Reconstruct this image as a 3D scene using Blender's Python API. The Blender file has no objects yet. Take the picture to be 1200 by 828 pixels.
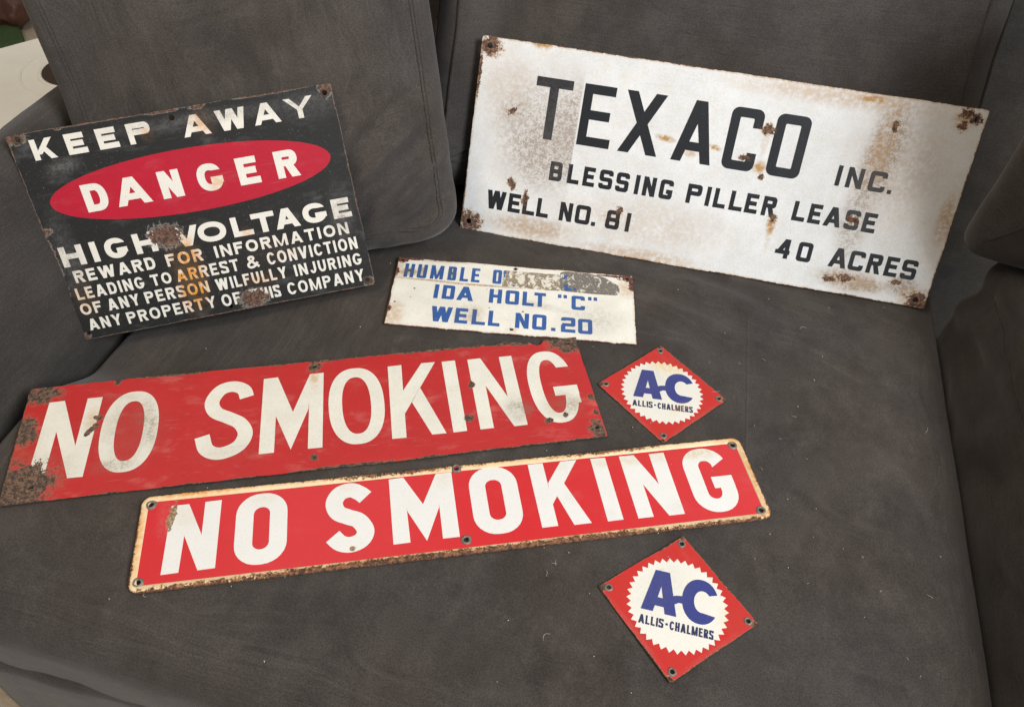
import bpy, math, random
import numpy as np
from mathutils import Vector, Matrix, noise as mnoise
from mathutils.geometry import delaunay_2d_cdt

random.seed(7)
SC = bpy.context.scene
COL = SC.collection

# ------------------------------------------------------------------ camera
cam = bpy.data.cameras.new("camera")
cam.sensor_width = 36.0
cam.lens = 944.04 / 1200 * 36.0
cam.clip_start = 0.02
cam.clip_end = 60.0
camo = bpy.data.objects.new("camera", cam)
COL.objects.link(camo)
R = Matrix(((0.995937665683176, -0.09004535564673163, 0.0),
            (0.06543829419285593, 0.7237737193288261, -0.6869275310118578),
            (0.06185463383349401, 0.6841370017294571, 0.7267259229846924)))
camo.matrix_world = Matrix.Translation((0, 0, 0.84)) @ R.to_4x4()
SC.camera = camo

# ------------------------------------------------------------------ world, lamps, exposure
W = bpy.data.worlds.new("World")
SC.world = W
W.use_nodes = True
bg = W.node_tree.nodes['Background']
wt = W.node_tree
tc_ = wt.nodes.new('ShaderNodeTexCoord')
dt_ = wt.nodes.new('ShaderNodeVectorMath')
dt_.operation = 'DOT_PRODUCT'
wt.links.new(tc_.outputs['Generated'], dt_.inputs[0])
dt_.inputs[1].default_value = (.58, .25, .77)
nz_ = wt.nodes.new('ShaderNodeTexNoise')
wt.links.new(tc_.outputs['Generated'], nz_.inputs['Vector'])
nz_.inputs['Scale'].default_value = 2.3
nz_.inputs['Detail'].default_value = 1.5
mr_ = wt.nodes.new('ShaderNodeMapRange')
mr_.interpolation_type = 'SMOOTHSTEP'
wt.links.new(nz_.outputs[0], mr_.inputs[0])
for i_, q_ in enumerate((.38, .64, .10, 1.0)):
    mr_.inputs[i_ + 1].default_value = q_
ml_ = wt.nodes.new('ShaderNodeMapRange')
ml_.interpolation_type = 'SMOOTHSTEP'
wt.links.new(dt_.outputs['Value'], ml_.inputs[0])
for i_, q_ in enumerate((-.5, 1.0, .35, 1.5)):
    ml_.inputs[i_ + 1].default_value = q_
pr_ = wt.nodes.new('ShaderNodeMath')
pr_.operation = 'MULTIPLY'
wt.links.new(mr_.outputs[0], pr_.inputs[0])
wt.links.new(ml_.outputs[0], pr_.inputs[1])
sc_ = wt.nodes.new('ShaderNodeMath')
sc_.operation = 'MULTIPLY'
wt.links.new(pr_.outputs[0], sc_.inputs[0])
sc_.inputs[1].default_value = 0.62
wt.links.new(sc_.outputs[0], bg.inputs['Strength'])
bg.inputs['Color'].default_value = (0.98, 0.95, 0.92, 1)
SC.view_settings.view_transform = 'Standard'
SC.view_settings.look = 'None'
SC.view_settings.exposure = 0.0
SC.view_settings.gamma = 1.0


def area(name, loc, target, sx, sy, power, color):
    l = bpy.data.lights.new(name, 'AREA')
    l.shape = 'RECTANGLE'
    l.size, l.size_y, l.energy, l.color = sx, sy, power, color
    o = bpy.data.objects.new(name, l)
    COL.objects.link(o)
    o.location = loc
    d = Vector(target) - Vector(loc)
    o.rotation_euler = d.to_track_quat('-Z', 'Y').to_euler()
    return o


area("window_light", (1.75, -0.62, 2.1), (0.1, 1.0, 0.0), 1.0, 1.2, 104, (0.90, 0.95, 1.0))
area("room_light", (-1.25, 0.0, 2.5), (-0.2, 0.8, 0.0), 1.0, 1.0, 30, (1.0, 0.84, 0.64))

# ------------------------------------------------------------------ object helpers


def link(o, parent=None):
    COL.objects.link(o)
    if parent:
        o.parent = parent
    return o


def mesh_obj(name, verts, faces, mat, parent=None, smooth=False):
    me = bpy.data.meshes.new(name)
    me.from_pydata([tuple(v) for v in verts], [], [tuple(f) for f in faces])
    me.update()
    if smooth:
        me.polygons.foreach_set('use_smooth', [True] * len(me.polygons))
    if mat:
        me.materials.append(mat)
    return link(bpy.data.objects.new(name, me), parent)


def tag(o, label=None, cat=None, group=None, kind=None):
    if label:
        o['label'] = label
    if cat:
        o['category'] = cat
    if group:
        o['group'] = group
    if kind:
        o['kind'] = kind
    return o


def empty(name, mw):
    o = bpy.data.objects.new(name, None)
    o.empty_display_size = 0.05
    link(o)
    o.matrix_world = mw
    return o


class MB:
    """mesh collector"""

    def __init__(s):
        s.v, s.f = [], []

    def add(s, v, f):
        n = len(s.v)
        s.v += [tuple(p) for p in v]
        s.f += [tuple(i + n for i in q) for q in f]

    def build(s, name, mat, parent=None, smooth=False):
        return mesh_obj(name, s.v, s.f, mat, parent, smooth)


def tube(path, r, closed=False, k=6):
    P = [Vector(p) for p in path]
    n = len(P)
    v, f = [], []
    for i, p in enumerate(P):
        a = P[(i - 1) % n] if (closed or i > 0) else p
        b = P[(i + 1) % n] if (closed or i < n - 1) else p
        t = (b - a).normalized()
        up = Vector((0, 0, 1)) if abs(t.z) < .9 else Vector((1, 0, 0))
        x = t.cross(up).normalized()
        y = x.cross(t)
        rr = r[i] if isinstance(r, (list, tuple)) else r
        for j in range(k):
            w = 2 * math.pi * j / k
            v.append(p + x * (rr * math.cos(w)) + y * (rr * math.sin(w)))
    m = n if closed else n - 1
    for i in range(m):
        for j in range(k):
            a = i * k + j
            b = i * k + (j + 1) % k
            c = ((i + 1) % n) * k + (j + 1) % k
            d = ((i + 1) % n) * k + j
            f.append((a, b, c, d))
    if not closed:
        f.append(tuple(range(k))[::-1])
        f.append(tuple((n - 1) * k + j for j in range(k)))
    return v, f


# ------------------------------------------------------------------ node helpers
class NB:
    def __init__(s, tree):
        s.t = tree

    def node(s, typ, **kw):
        n = s.t.nodes.new(typ)
        for k, v in kw.items():
            setattr(n, k, v)
        return n

    def put(s, sock, val):
        if val is None:
            return
        if hasattr(val, 'is_output'):
            s.t.links.new(val, sock)
        else:
            if sock.type == 'RGBA' and len(val) == 3:
                val = (*val, 1)
            sock.default_value = val

    def math(s, op, a, b=None, c=None, clamp=False):
        n = s.node('ShaderNodeMath', operation=op, use_clamp=clamp)
        s.put(n.inputs[0], a)
        s.put(n.inputs[1], b)
        s.put(n.inputs[2], c)
        return n.outputs[0]

    def mix(s, f, a, b, blend='MIX'):
        n = s.node('ShaderNodeMix', data_type='RGBA', blend_type=blend)
        s.put(n.inputs['Factor'], f)
        s.put(n.inputs[6], a)
        s.put(n.inputs[7], b)
        return n.outputs[2]

    def ramp(s, x, a, b, c=0.0, d=1.0, smooth=True):
        n = s.node('ShaderNodeMapRange', interpolation_type='SMOOTHSTEP' if smooth else 'LINEAR')
        s.put(n.inputs[0], x)
        for i, q in enumerate((a, b, c, d)):
            s.put(n.inputs[i + 1], q)
        return n.outputs[0]

    def noise(s, vec, scale, detail=3, rough=.55, dist=0.0):
        n = s.node('ShaderNodeTexNoise')
        s.put(n.inputs['Vector'], vec)
        n.inputs['Scale'].default_value = scale
        n.inputs['Detail'].default_value = detail
        n.inputs['Roughness'].default_value = rough
        n.inputs['Distortion'].default_value = dist
        return n.outputs[0]

    def stretch(s, vec, sc, rot=0.0, loc=(0, 0, 0)):
        n = s.node('ShaderNodeMapping', vector_type='POINT')
        s.put(n.inputs['Vector'], vec)
        n.inputs['Scale'].default_value = sc
        n.inputs['Rotation'].default_value = (0, 0, rot)
        n.inputs['Location'].default_value = loc
        return n.outputs[0]

    def blob(s, vec, x, y, rx, ry, rot=0.0):
        """1 at the centre, 0 on the ellipse, negative outside"""
        n = s.node('ShaderNodeMapping', vector_type='TEXTURE')
        s.put(n.inputs['Vector'], vec)
        n.inputs['Location'].default_value = (x, y, 0)
        n.inputs['Rotation'].default_value = (0, 0, math.radians(rot))
        n.inputs['Scale'].default_value = (rx, ry, 1000)
        l = s.node('ShaderNodeVectorMath', operation='LENGTH')
        s.put(l.inputs[0], n.outputs[0])
        return s.math('SUBTRACT', 1.0, l.outputs['Value'])


def new_mat(name):
    m = bpy.data.materials.new(name)
    m.use_nodes = True
    nb = NB(m.node_tree)
    return m, nb, m.node_tree.nodes['Principled BSDF']


def object_mm(nb):
    tc = nb.node('ShaderNodeTexCoord')
    v = nb.node('ShaderNodeVectorMath', operation='SCALE')
    nb.put(v.inputs[0], tc.outputs['Object'])
    v.inputs['Scale'].default_value = 1000.0
    return v.outputs[0]


# ------------------------------------------------------------------ wear of an enamel sign (node group, one per sign)
def wear_group(name, w, h, seed, chips=(), stains=(), grime=(), edge=(2.0, 1.0), edge_stain=0.0, cn=.55, pits=0.0, cs=.075, cut=0.0):
    g = bpy.data.node_groups.new(name, 'ShaderNodeTree')
    for nm in ('Chip', 'Halo', 'Stain', 'Grime', 'Var', 'Fine'):
        g.interface.new_socket(nm, in_out='OUTPUT', socket_type='NodeSocketFloat')
    nb = NB(g)
    out = nb.node('NodeGroupOutput')
    p0 = object_mm(nb)
    sep = nb.node('ShaderNodeSeparateXYZ')
    nb.put(sep.inputs[0], p0)
    X, Y = sep.outputs[0], sep.outputs[1]
    cmb = nb.node('ShaderNodeCombineXYZ')
    nb.put(cmb.inputs[0], X)
    nb.put(cmb.inputs[1], Y)
    P = cmb.outputs[0]
    off = nb.node('ShaderNodeVectorMath', operation='ADD')
    nb.put(off.inputs[0], P)
    off.inputs[1].default_value = (seed * 173.0, seed * 61.0, seed * 11.0)
    Q = off.outputs[0]
    n1 = nb.noise(Q, cs, 5, .62)
    n2 = nb.noise(Q, .022, 3, .5)
    n3 = nb.noise(Q, .45, 3, .65)
    # chips: noisy edged patches where the enamel has gone
    f = None
    for c in chips:
        b = nb.blob(P, *c)
        f = b if f is None else nb.math('MAXIMUM', f, b)
    if f is None:
        f = nb.math('ADD', X, -1e5)
    d = nb.math('MINIMUM', nb.math('MINIMUM', X, nb.math('SUBTRACT', w, X)), nb.math('MINIMUM', Y, nb.math('SUBTRACT', h, Y)))
    ed = nb.math('DIVIDE', nb.math('SUBTRACT', edge[0], d), edge[0])
    ed = nb.math('ADD', nb.math('MULTIPLY', ed, edge[1]), nb.math('MULTIPLY', nb.math('SUBTRACT', n2, .56), 5.0))
    ed = nb.math('MINIMUM', ed, nb.math('ADD', nb.math('MULTIPLY', nb.math('SUBTRACT', edge[0] * 3, d), 1 / edge[0]), 0.0))
    f = nb.math('MAXIMUM', f, ed)
    f = nb.math('ADD', f, nb.math('MULTIPLY', nb.math('SUBTRACT', n1, .5), cn * 3.6))
    f = nb.math('ADD', f, nb.math('MULTIPLY', nb.math('SUBTRACT', n3, .5), cn * 2.4))
    if pits > 0:
        vn = nb.node('ShaderNodeTexVoronoi')
        nb.put(vn.inputs['Vector'], Q)
        vn.inputs['Scale'].default_value = .055
        pd = nb.math('MULTIPLY', nb.math('SUBTRACT', nb.math('MULTIPLY', nb.ramp(n2, .45, .62), pits), vn.outputs['Distance']), 6.0)
        f = nb.math('MAXIMUM', f, pd)
    nb.put(out.inputs['Chip'], nb.ramp(f, 0.0, .10))
    nb.put(out.inputs['Halo'], nb.ramp(f, -.30, -.02))

    def soft(lst):
        s = None
        for c in lst:
            b = nb.math('MULTIPLY', nb.ramp(nb.blob(P, *c[:-1]), 0, .85), c[-1])
            s = b if s is None else nb.math('ADD', s, b)
        return s
    st = soft(stains)
    if edge_stain:
        es = nb.math('MULTIPLY', nb.ramp(d, edge[0] * 3.2, 0), edge_stain)
        st = es if st is None else nb.math('ADD', st, es)
    if st is None:
        st = nb.math('MULTIPLY', n2, 0.0)
    st = nb.math('MULTIPLY', st, nb.ramp(n1, .25, .62), clamp=True)
    nb.put(out.inputs['Stain'], st)
    gr = soft(grime)
    if gr is None:
        gr = nb.math('MULTIPLY', n2, 0.0)
    gm = nb.ramp(nb.math('ADD', nb.math('MULTIPLY', n3, .7), nb.math('MULTIPLY', n1, .5)),   .56, .66)
    gr = nb.math('MULTIPLY', gr, nb.math('ADD', nb.math('MULTIPLY', gm, .62), .34), clamp=True)
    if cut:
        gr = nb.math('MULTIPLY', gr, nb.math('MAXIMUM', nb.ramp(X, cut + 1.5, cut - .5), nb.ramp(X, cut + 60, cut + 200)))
    nb.put(out.inputs['Grime'], gr)
    nb.put(out.inputs['Var'], n2)
    nb.put(out.inputs['Fine'], n3)
    return g


def enamel(name, col, group, halo=(.55, .52, .46), rust=((.030, .017, .011), (.17, .070, .030)), rough=.28,
           stain=(.42, .19, .05), grime=(.16, .125, .095), var=.18, stain_amt=1.0, scuff=0.0, scuff_col=(.7, .6, .55), fade=0.0, halo_amt=.5, speck=0.0, speck_col=(.05, .045, .04), scratch=0.0, grain=.25, grime_amt=.85, coat=0.0):
    m, nb, bs = new_mat(name)
    g = nb.node('ShaderNodeGroup')
    g.node_tree = group
    O = g.outputs
    P = object_mm(nb)
    c = nb.mix(nb.math('MULTIPLY', nb.ramp(O['Var'], .3, .7, 0, 1), var), col, tuple(x * .72 for x in col))
    c = nb.mix(nb.math('MULTIPLY', nb.ramp(nb.noise(P, .05, 6, .72), .40, .66), var), c, tuple(x * y for x, y in zip(col, (.86, .80, .68))))
    c = nb.mix(nb.math('MULTIPLY', nb.ramp(O['Fine'], .40, .68), var * .6), c, tuple(min(1, x * 1.25 + .01) for x in col))
    gn = nb.noise(P, .42, 4, .75)
    c = nb.mix(nb.math('MULTIPLY', nb.ramp(gn, .54, .64), grain), c, tuple(x * .62 for x in col))
    if scratch:
        for k_, (sx, sy, ro_) in enumerate(((.02, 1, .5), (.02, 1, -.35), (.03, 1, 1.35))):
            sl = nb.ramp(nb.noise(nb.stretch(P, (sx, sy, 1), ro_, (31.0 * k_, 7.0, 0)), .55, 2, .5), .70, .74)
            c = nb.mix(nb.math('MULTIPLY', nb.math('MULTIPLY', sl, nb.ramp(O['Var'], .4 + .05 * k_, .6)), scratch), c, scuff_col)
    if scuff:
        s1 = nb.ramp(nb.noise(nb.stretch(P, (1, 2.2, 1), .5), .016, 6, .68), .52, .75)
        s2 = nb.math('MULTIPLY', nb.ramp(nb.noise(nb.stretch(P, (.5, 1.3, 1), -.6), .10, 6, .75), .56, .74), nb.ramp(O['Var'], .35, .6))
        c = nb.mix(nb.math('MULTIPLY', nb.math('ADD', nb.math('MULTIPLY', s1, .8), nb.math('MULTIPLY', s2, .45)), scuff, clamp=True), c, scuff_col)
    if speck:
        s3 = nb.ramp(nb.noise(P, .30, 6, .78), .585, .68)
        c = nb.mix(nb.math('MULTIPLY', nb.math('MULTIPLY', s3, nb.ramp(nb.noise(P, .013, 4, .6), .32, .56)), speck), c, speck_col)
    c = nb.mix(nb.math('MULTIPLY', O['Grime'], grime_amt), c, grime)
    c = nb.mix(nb.math('MULTIPLY', O['Stain'], stain_amt), c, stain)
    c = nb.mix(nb.math('MULTIPLY', O['Halo'], halo_amt), c, halo)
    rn = nb.noise(P, .16, 6, .7)
    r = nb.mix(nb.ramp(rn, .43, .60), rust[0], rust[1])
    r = nb.mix(nb.math('MULTIPLY', nb.ramp(nb.noise(P, .4, 5, .75), .55, .64), .65), r, tuple(min(1, x * 2.2 + .03) for x in rust[1]))
    c = nb.mix(O['Chip'], c, r)
    nb.put(bs.inputs['Base Color'], c)
    ro = nb.math('ADD', rough, nb.math('MULTIPLY', O['Var'], .12))
    ro = nb.math('ADD', ro, nb.math('MULTIPLY', O['Grime'], .35))
    ro = nb.math('MAXIMUM', ro, nb.math('MULTIPLY', O['Chip'], .88))
    nb.put(bs.inputs['Roughness'], ro)
    bs.inputs['Specular IOR Level'].default_value = .55
    bs.inputs['Coat Weight'].default_value = coat
    bs.inputs['Coat Roughness'].default_value = .08
    bp = nb.node('ShaderNodeBump')
    bp.inputs['Strength'].default_value = .35
    bp.inputs['Distance'].default_value = .0006
    hgt = nb.math('ADD', nb.math('MULTIPLY', O['Chip'], -1.2), nb.math('MULTIPLY', nb.math('MULTIPLY', nb.noise(P, .4, 5, .7), O['Chip']), 2.2))
    hgt = nb.math('ADD', hgt, nb.math('MULTIPLY', nb.noise(P, .06, 3, .5), .35))
    nb.put(bp.inputs['Height'], hgt)
    nb.put(bs.inputs['Normal'], bp.outputs[0])
    return m


def suede(name, col, nap=1.0, warm=(1.10, 1.0, .88), crease=None):
    """brushed micro-suede: nap strokes, weave grain, soft sheen"""
    m, nb, bs = new_mat(name)
    P = object_mm(nb)
    a = nb.noise(P, .0065, 5, .62)
    b = nb.noise(nb.stretch(P, (1, .6, 1), .5), .02, 5, .65)
    c = nb.noise(P, .55, 5, .8)
    w = nb.noise(P, .004, 2, .5)
    dk = tuple(x * .84 for x in col)
    lt = tuple(x * 1.16 for x in col)
    k = nb.mix(nb.ramp(a, .3, .7), dk, lt)
    k = nb.mix(nb.math('MULTIPLY', nb.ramp(b, .42, .68), .42 * nap), k, tuple(x * 1.5 for x in col))
    k = nb.mix(nb.math('MULTIPLY', nb.ramp(nb.noise(nb.stretch(P, (1, .6, 1), -.7, (90, 40, 0)), .016, 4, .6), .5, .66), .45 * nap), k, tuple(x * .68 for x in col))
    k = nb.mix(nb.ramp(w, .4, .65), k, nb.mix(1.0, k, warm, 'MULTIPLY'))
    k = nb.mix(nb.ramp(c, .38, .62), nb.mix(1.0, k, (1.26, 1.26, 1.26), 'MULTIPLY'), nb.mix(1.0, k, (.76, .76, .76), 'MULTIPLY'))
    # broad strokes where the nap has been brushed one way or the other
    for sc3, ro3, th3, am3 in (((.008, .013, 1), .35, .50, 1.17), ((.013, .008, 1), -.5, .52, .85), ((.026, .017, 1), .9, .54, 1.12)):
        k = nb.mix(nb.math('MULTIPLY', nb.ramp(nb.noise(nb.stretch(P, sc3, ro3), 1.0, 4, .6, 0.0), th3, th3 + .16), nap), k, nb.mix(1.0, k, (am3, am3, am3), 'MULTIPLY'))
    nb.put(bs.inputs['Base Color'], k)
    bs.inputs['Roughness'].default_value = .95
    bs.inputs['Specular IOR Level'].default_value = .12
    bs.inputs['Sheen Weight'].default_value = .20
    bs.inputs['Sheen Roughness'].default_value = .45
    bs.inputs['Sheen Tint'].default_value = (.85, .82, .8, 1)
    bp = nb.node('ShaderNodeBump')
    bp.inputs['Strength'].default_value = .5
    bp.inputs['Distance'].default_value = .0012
    hh = nb.math('ADD', nb.math('MULTIPLY', c, .8), nb.math('MULTIPLY', nb.noise(P, .03, 4, .6), 1.3))
    if crease:
        (ax, ay), (bx_, by_) = crease
        mp = nb.node('ShaderNodeMapping', vector_type='TEXTURE')
        nb.put(mp.inputs['Vector'], P)
        mp.inputs['Location'].default_value = (ax, ay, 0)
        L = math.hypot(bx_ - ax, by_ - ay)
        mp.inputs['Rotation'].default_value = (0, 0, math.atan2(by_ - ay, bx_ - ax))
        sp = nb.node('ShaderNodeSeparateXYZ')
        nb.put(sp.inputs[0], mp.outputs[0])
        on = nb.math('MULTIPLY', nb.ramp(sp.outputs[0], 0, 60), nb.ramp(sp.outputs[0], L, L - 60))
        hh = nb.math('ADD', hh, nb.math('MULTIPLY', nb.ramp(nb.math('ABSOLUTE', sp.outputs[1]), 2.2, 0), nb.math('MULTIPLY', on, 1.6)))
    nb.put(bp.inputs['Height'], hh)
    nb.put(bs.inputs['Normal'], bp.outputs[0])
    return m


def plain(name, col, rough=.6, spec=.4, metal=0.0, nscale=.2, amt=.35, bump=.3):
    m, nb, bs = new_mat(name)
    P = object_mm(nb)
    n = nb.noise(P, nscale, 5, .65)
    nb.put(bs.inputs['Base Color'], nb.mix(nb.math('MULTIPLY', nb.ramp(n, .3, .7), amt), col, tuple(x * .45 for x in col)))
    bs.inputs['Roughness'].default_value = rough
    bs.inputs['Metallic'].default_value = metal
    bs.inputs['Specular IOR Level'].default_value = spec
    bp = nb.node('ShaderNodeBump')
    bp.inputs['Strength'].default_value = bump
    bp.inputs['Distance'].default_value = .001
    nb.put(bp.inputs['Height'], n)
    nb.put(bs.inputs['Normal'], bp.outputs[0])
    return m


M_seat = suede('seat_suede', (.0455, .0392, .0350), 1.0, (1.06, 1.0, .93), [(178, 1000), (192, 655)])
M_back = suede('cushion_suede', (.0540, .0480, .0445), .9, (1.05, 1.0, .94))
M_arm = suede('arm_suede', (.044, .0392, .0350), .9, (1.05, 1.0, .94))
M_seam = suede('seam_suede', (.040, .035, .032), .3)
M_carpet = plain('carpet', (.42, .34, .25), .95, .1, 0, .25, .5, .8)
M_plastic = plain('cream_plastic', (.86, .82, .72), .45, .4, 0, .01, .12, .05)
M_dark = plain('painted_shade', (.06, .04, .028), .8, .2)  # dark brown that paints the shade inside the tub
M_brown = plain('brown_leather', (.10, .04, .025), .5, .4, 0, .06, .7, .6)
M_green = plain('green_cloth', (.05, .078, .03), .9, .1, 0, .1, .5, .5)
M_lint = plain('lint', (.50, .47, .43), .9, .1)
M_grommet = plain('worn_grommet', (.25, .215, .18), .55, .4, .45, .35, .85, .6)
M_grommet_rust = plain('rusty_grommet', (.12, .08, .06), .75, .3, .2, .35, .8, .8)

# ------------------------------------------------------------------ upholstery shapes


def fillet(poly, radii, k=10):
    """closed polygon (counter-clockwise) with rounded corners"""
    out = []
    n = len(poly)
    for i in range(n):
        p = np.array(poly[i], float)
        a = np.array(poly[i - 1], float) - p
        b = np.array(poly[(i + 1) % n], float) - p
        la, lb = np.linalg.norm(a), np.linalg.norm(b)
        a /= la
        b /= lb
        ang = math.acos(np.clip(a @ b, -1, 1))
        t = min(radii[i] / math.tan(ang / 2), la * .48, lb * .48)
        r = t * math.tan(ang / 2)
        c = p + (a + b) / np.linalg.norm(a + b) * r / math.sin(ang / 2)
        s, e = p + a * t - c, p + b * t - c
        w0, w1 = math.atan2(s[1], s[0]), math.atan2(e[1], e[0])
        while w1 < w0:
            w1 += 2 * math.pi
        if w1 - w0 > math.pi:
            w1 -= 2 * math.pi
        for j in range(k + 1):
            w = w0 + (w1 - w0) * j / k
            out.append(c + r * np.array([math.cos(w), math.sin(w)]))
    return np.array(out)


def resample(P, step):
    P = np.asarray(P)
    Q = np.vstack([P, P[:1]])
    L = np.r_[0, np.cumsum(np.linalg.norm(np.diff(Q, axis=0), axis=1))]
    n = max(24, int(L[-1] / step))
    s = np.linspace(0, L[-1], n, endpoint=False)
    return np.c_[np.interp(s, L, Q[:, 0]), np.interp(s, L, Q[:, 1])]


def inset(P, d):
    a = np.roll(P, 1, 0)
    b = np.roll(P, -1, 0)
    t = b - a
    t /= np.linalg.norm(t, axis=1)[:, None] + 1e-9
    nrm = np.c_[-t[:, 1], t[:, 0]]
    return P + nrm * d


def puff(outline, z_front, z_back, r, crown, step=.012, rings=36, back=True):
    """upholstered block: outline in XY, front face at z_front (bulging by crown), sides down to z_back"""
    P = resample(outline, step)
    n = len(P)
    Pi = inset(P, r)
    c = Pi.mean(0)
    L = []
    for s in np.linspace(.03, 1, rings) ** .8:
        xy = c + (Pi - c) * s
        z = np.full(n, z_front + crown * (1 - s ** 2.4))
        L.append(np.c_[xy, z])
    for a in np.linspace(0, math.pi / 2, 8)[1:]:
        L.append(np.c_[inset(P, r * (1 - math.sin(a))), np.full(n, z_front - r * (1 - math.cos(a)))])
    depth = z_front - z_back
    m = max(3, int((depth - 2 * r) / .02))
    for q in np.linspace(0, 1, m)[1:]:
        L.append(np.c_[P, np.full(n, z_front - r - (depth - 2 * r) * q)])
    for a in np.linspace(0, math.pi / 2, 6)[1:]:
        L.append(np.c_[inset(P, r * (1 - math.cos(a))), np.full(n, z_back + r * (1 - math.sin(a)))])
    V = np.vstack(L)
    F = []
    K = len(L)
    for i in range(K - 1):
        for j in range(n):
            j2 = (j + 1) % n
            F.append((i * n + j, (i + 1) * n + j, (i + 1) * n + j2, i * n + j2))
    F.append(tuple(range(n)))
    if back:
        F.append(tuple((K - 1) * n + j for j in range(n))[::-1])
    return V, F, P


def wrinkle(V, fn):
    V = V.copy()
    for i in range(len(V)):
        V[i] = V[i] + fn(V[i])
    return V


def fb(p, s, o=3):
    return mnoise.fractal(Vector((p[0] * s, p[1] * s, p[2] * s)), 1.0, 2.0, o)


TH = math.radians(-10.8)
SOFA = Matrix.Rotation(TH, 4, 'Z')
sofa = empty('sofa', SOFA @ Matrix.Translation((-.12, .70, -.45)))
tag(sofa, 'charcoal suede sofa with all the enamel signs laid out on its seat', 'sofa')
OFF = np.array([-.12, .70, -.45])      # parts are written in sofa axes u, v, z and moved to the empty's origin


def sofa_part(name, V, F, mat, parent=sofa):
    o = mesh_obj(name, V, F, mat, None, True)
    o.parent = parent
    o.matrix_parent_inverse = Matrix.Identity(4)
    if parent is sofa:
        o.location = tuple(-OFF)
    return o


# seat cushion: outline in u,v; top at z = 0
seat_out = fillet([(-.748, .232), (.489, .232), (.489, 1.19), (-.748, 1.19)], [.07, .05, .05, .05])
V, F, P = puff(seat_out, 0.0, -.15, .040, .002, .010, 60)


def seat_fn(p):
    u, v = p[0], p[1]
    z = -.0018 + .0014 * fb((u, v, 0), 5, 3)
    z += .0008 * math.sin(30 * v + 9 * u + 3 * fb((u, v, 1), 4))
    # the right edge rolls off towards the arm, the front edge rolls down over the lip
    z -= .020 * max(0, (u - .42) / .07) ** 2
    z -= .016 * max(0, (.315 - v) / .08) ** 2
    # the left rear of the cushion is pressed down by the leaning sign
    sm = lambda q: (lambda t: t * t * (3 - 2 * t))(min(1, max(0, q)))
    z -= .052 * sm((-.30 - u) / .42) * sm((v - .52) / .11)
    z -= .016 * max(0, (-.675 - u) / .07) ** 2
    kk = math.exp(-(((u - .12) / .20) ** 2 + ((v - .98) / .13) ** 2))
    z += .0026 * kk * (math.sin(75 * (v + .25 * u) + 4 * fb((u, v, 2), 5)) - .6)
    n = .004 * fb((u, v, p[2]), 9, 3)
    return np.array([0, n * (1 if p[2] < -.03 else 0), z if p[2] > -.05 else z * .4])


V = wrinkle(V, seat_fn)
seat = sofa_part('seat_cushion', V, F, M_seat)

# base of the sofa under the cushion
V, F, P = puff(fillet([(-.665, .222), (.489, .222), (.489, 1.25), (-.665, 1.25)], [.05, .05, .04, .04]), -.105, -.44, .02, 0, .02, 8)
V = wrinkle(V, lambda p: np.array([.004 * fb(p, 6), .010 * fb((p[0] * 1.0, p[1], p[2] * .5), 5), 0]))
sofa_part('base', V, F, M_seat)


def extrude_v(poly, radii, v0, v1, r, crown, fn=None):
    """profile in (u, z) run along v"""
    V, F, P = puff(fillet(poly, radii), 0.0, -(v1 - v0), r, crown, .012, 14)
    V = np.c_[V[:, 0], v0 - V[:, 2], V[:, 1]]
    # refine along v is handled by the ring spacing of puff
    if fn:
        V = wrinkle(V, fn)
    return V, F


V, F = extrude_v([(-.735, -.44), (-.757, -.03), (-.837, .215), (-.912, .205), (-.945, -.44)][::-1], [.02, .05, .035, .05, .02][::-1], .36, 1.30, .03, .004,
                 lambda p: np.array([.007 * fb(p, 6) + .003 * fb(p, 16), 0, .005 * fb(p, 7)]))
sofa_part('armrest', V, [f[::-1] for f in F], M_arm)


def right_arm_fn(p):
    f = .010 * fb((p[0], p[1] * .8, p[2] * .7), 7) + .006 * abs(fb((p[0], p[1] * 2.2 + p[2], p[2] * .6), 9)) + .009 * math.exp(-((p[2] - .03) / .05) ** 2) * math.sin(34 * p[1] + 60 * p[2] + 3 * fb(p, 3))
    return np.array([f, 0, 0])


V, F = extrude_v([(.480, -.44), (.770, -.44), (.770, .13), (.520, .142), (.492, -.02)], [.02, .02, .06, .05, .05], .12, 1.10, .03, .004, right_arm_fn)
rarm = sofa_part('armrest', V, [f[::-1] for f in F], M_arm)

# stitched seam down the inside of the right arm
sv = []
for i in range(40):
    v = .35 + .68 * i / 39
    z = .072 - .012 * math.sin(v * 5)
    p = np.array([.4915 + .028 * (z + .02) / .162, v, z])
    p = p + right_arm_fn(p)
    sv.append(p)
a, f = tube(sv, .0013, False, 5)
sofa_part('seam', a, f, M_seam, rarm)

# padded wing at the back of the right arm
V, F, P = puff(fillet([(.462, .155), (.90, .155), (.90, .62), (.462, .62)], [.045, .06, .06, .06]), 0.0, -.26, .05, .02, .012, 20)
xx, yy = V[:, 0] - .462, -V[:, 2]
V = np.c_[.428 + .707 * xx + .707 * yy, 1.075 - .707 * xx + .707 * yy, V[:, 1] - .055 + .40 * xx]
V = wrinkle(V, lambda p: np.array([.004 * fb(p, 6), .006 * fb(p, 7), .004 * fb(p, 5)]))
sofa_part('wing', V, [f for f in F], M_arm)

# backrest frame behind the pillows
V, F, P = puff(fillet([(-.93, -.44), (.95, -.44), (.95, .56), (-.93, .56)], [.03, .03, .08, .08]), 0.0, -.16, .03, .0, .02, 14)
V = np.c_[V[:, 0], 1.42 - V[:, 2] + V[:, 1] * .22, V[:, 1]]
V = wrinkle(V, lambda p: np.array([0, .006 * fb(p, 6), .0]))
sofa_part('backrest', V, F, M_arm)


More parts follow.
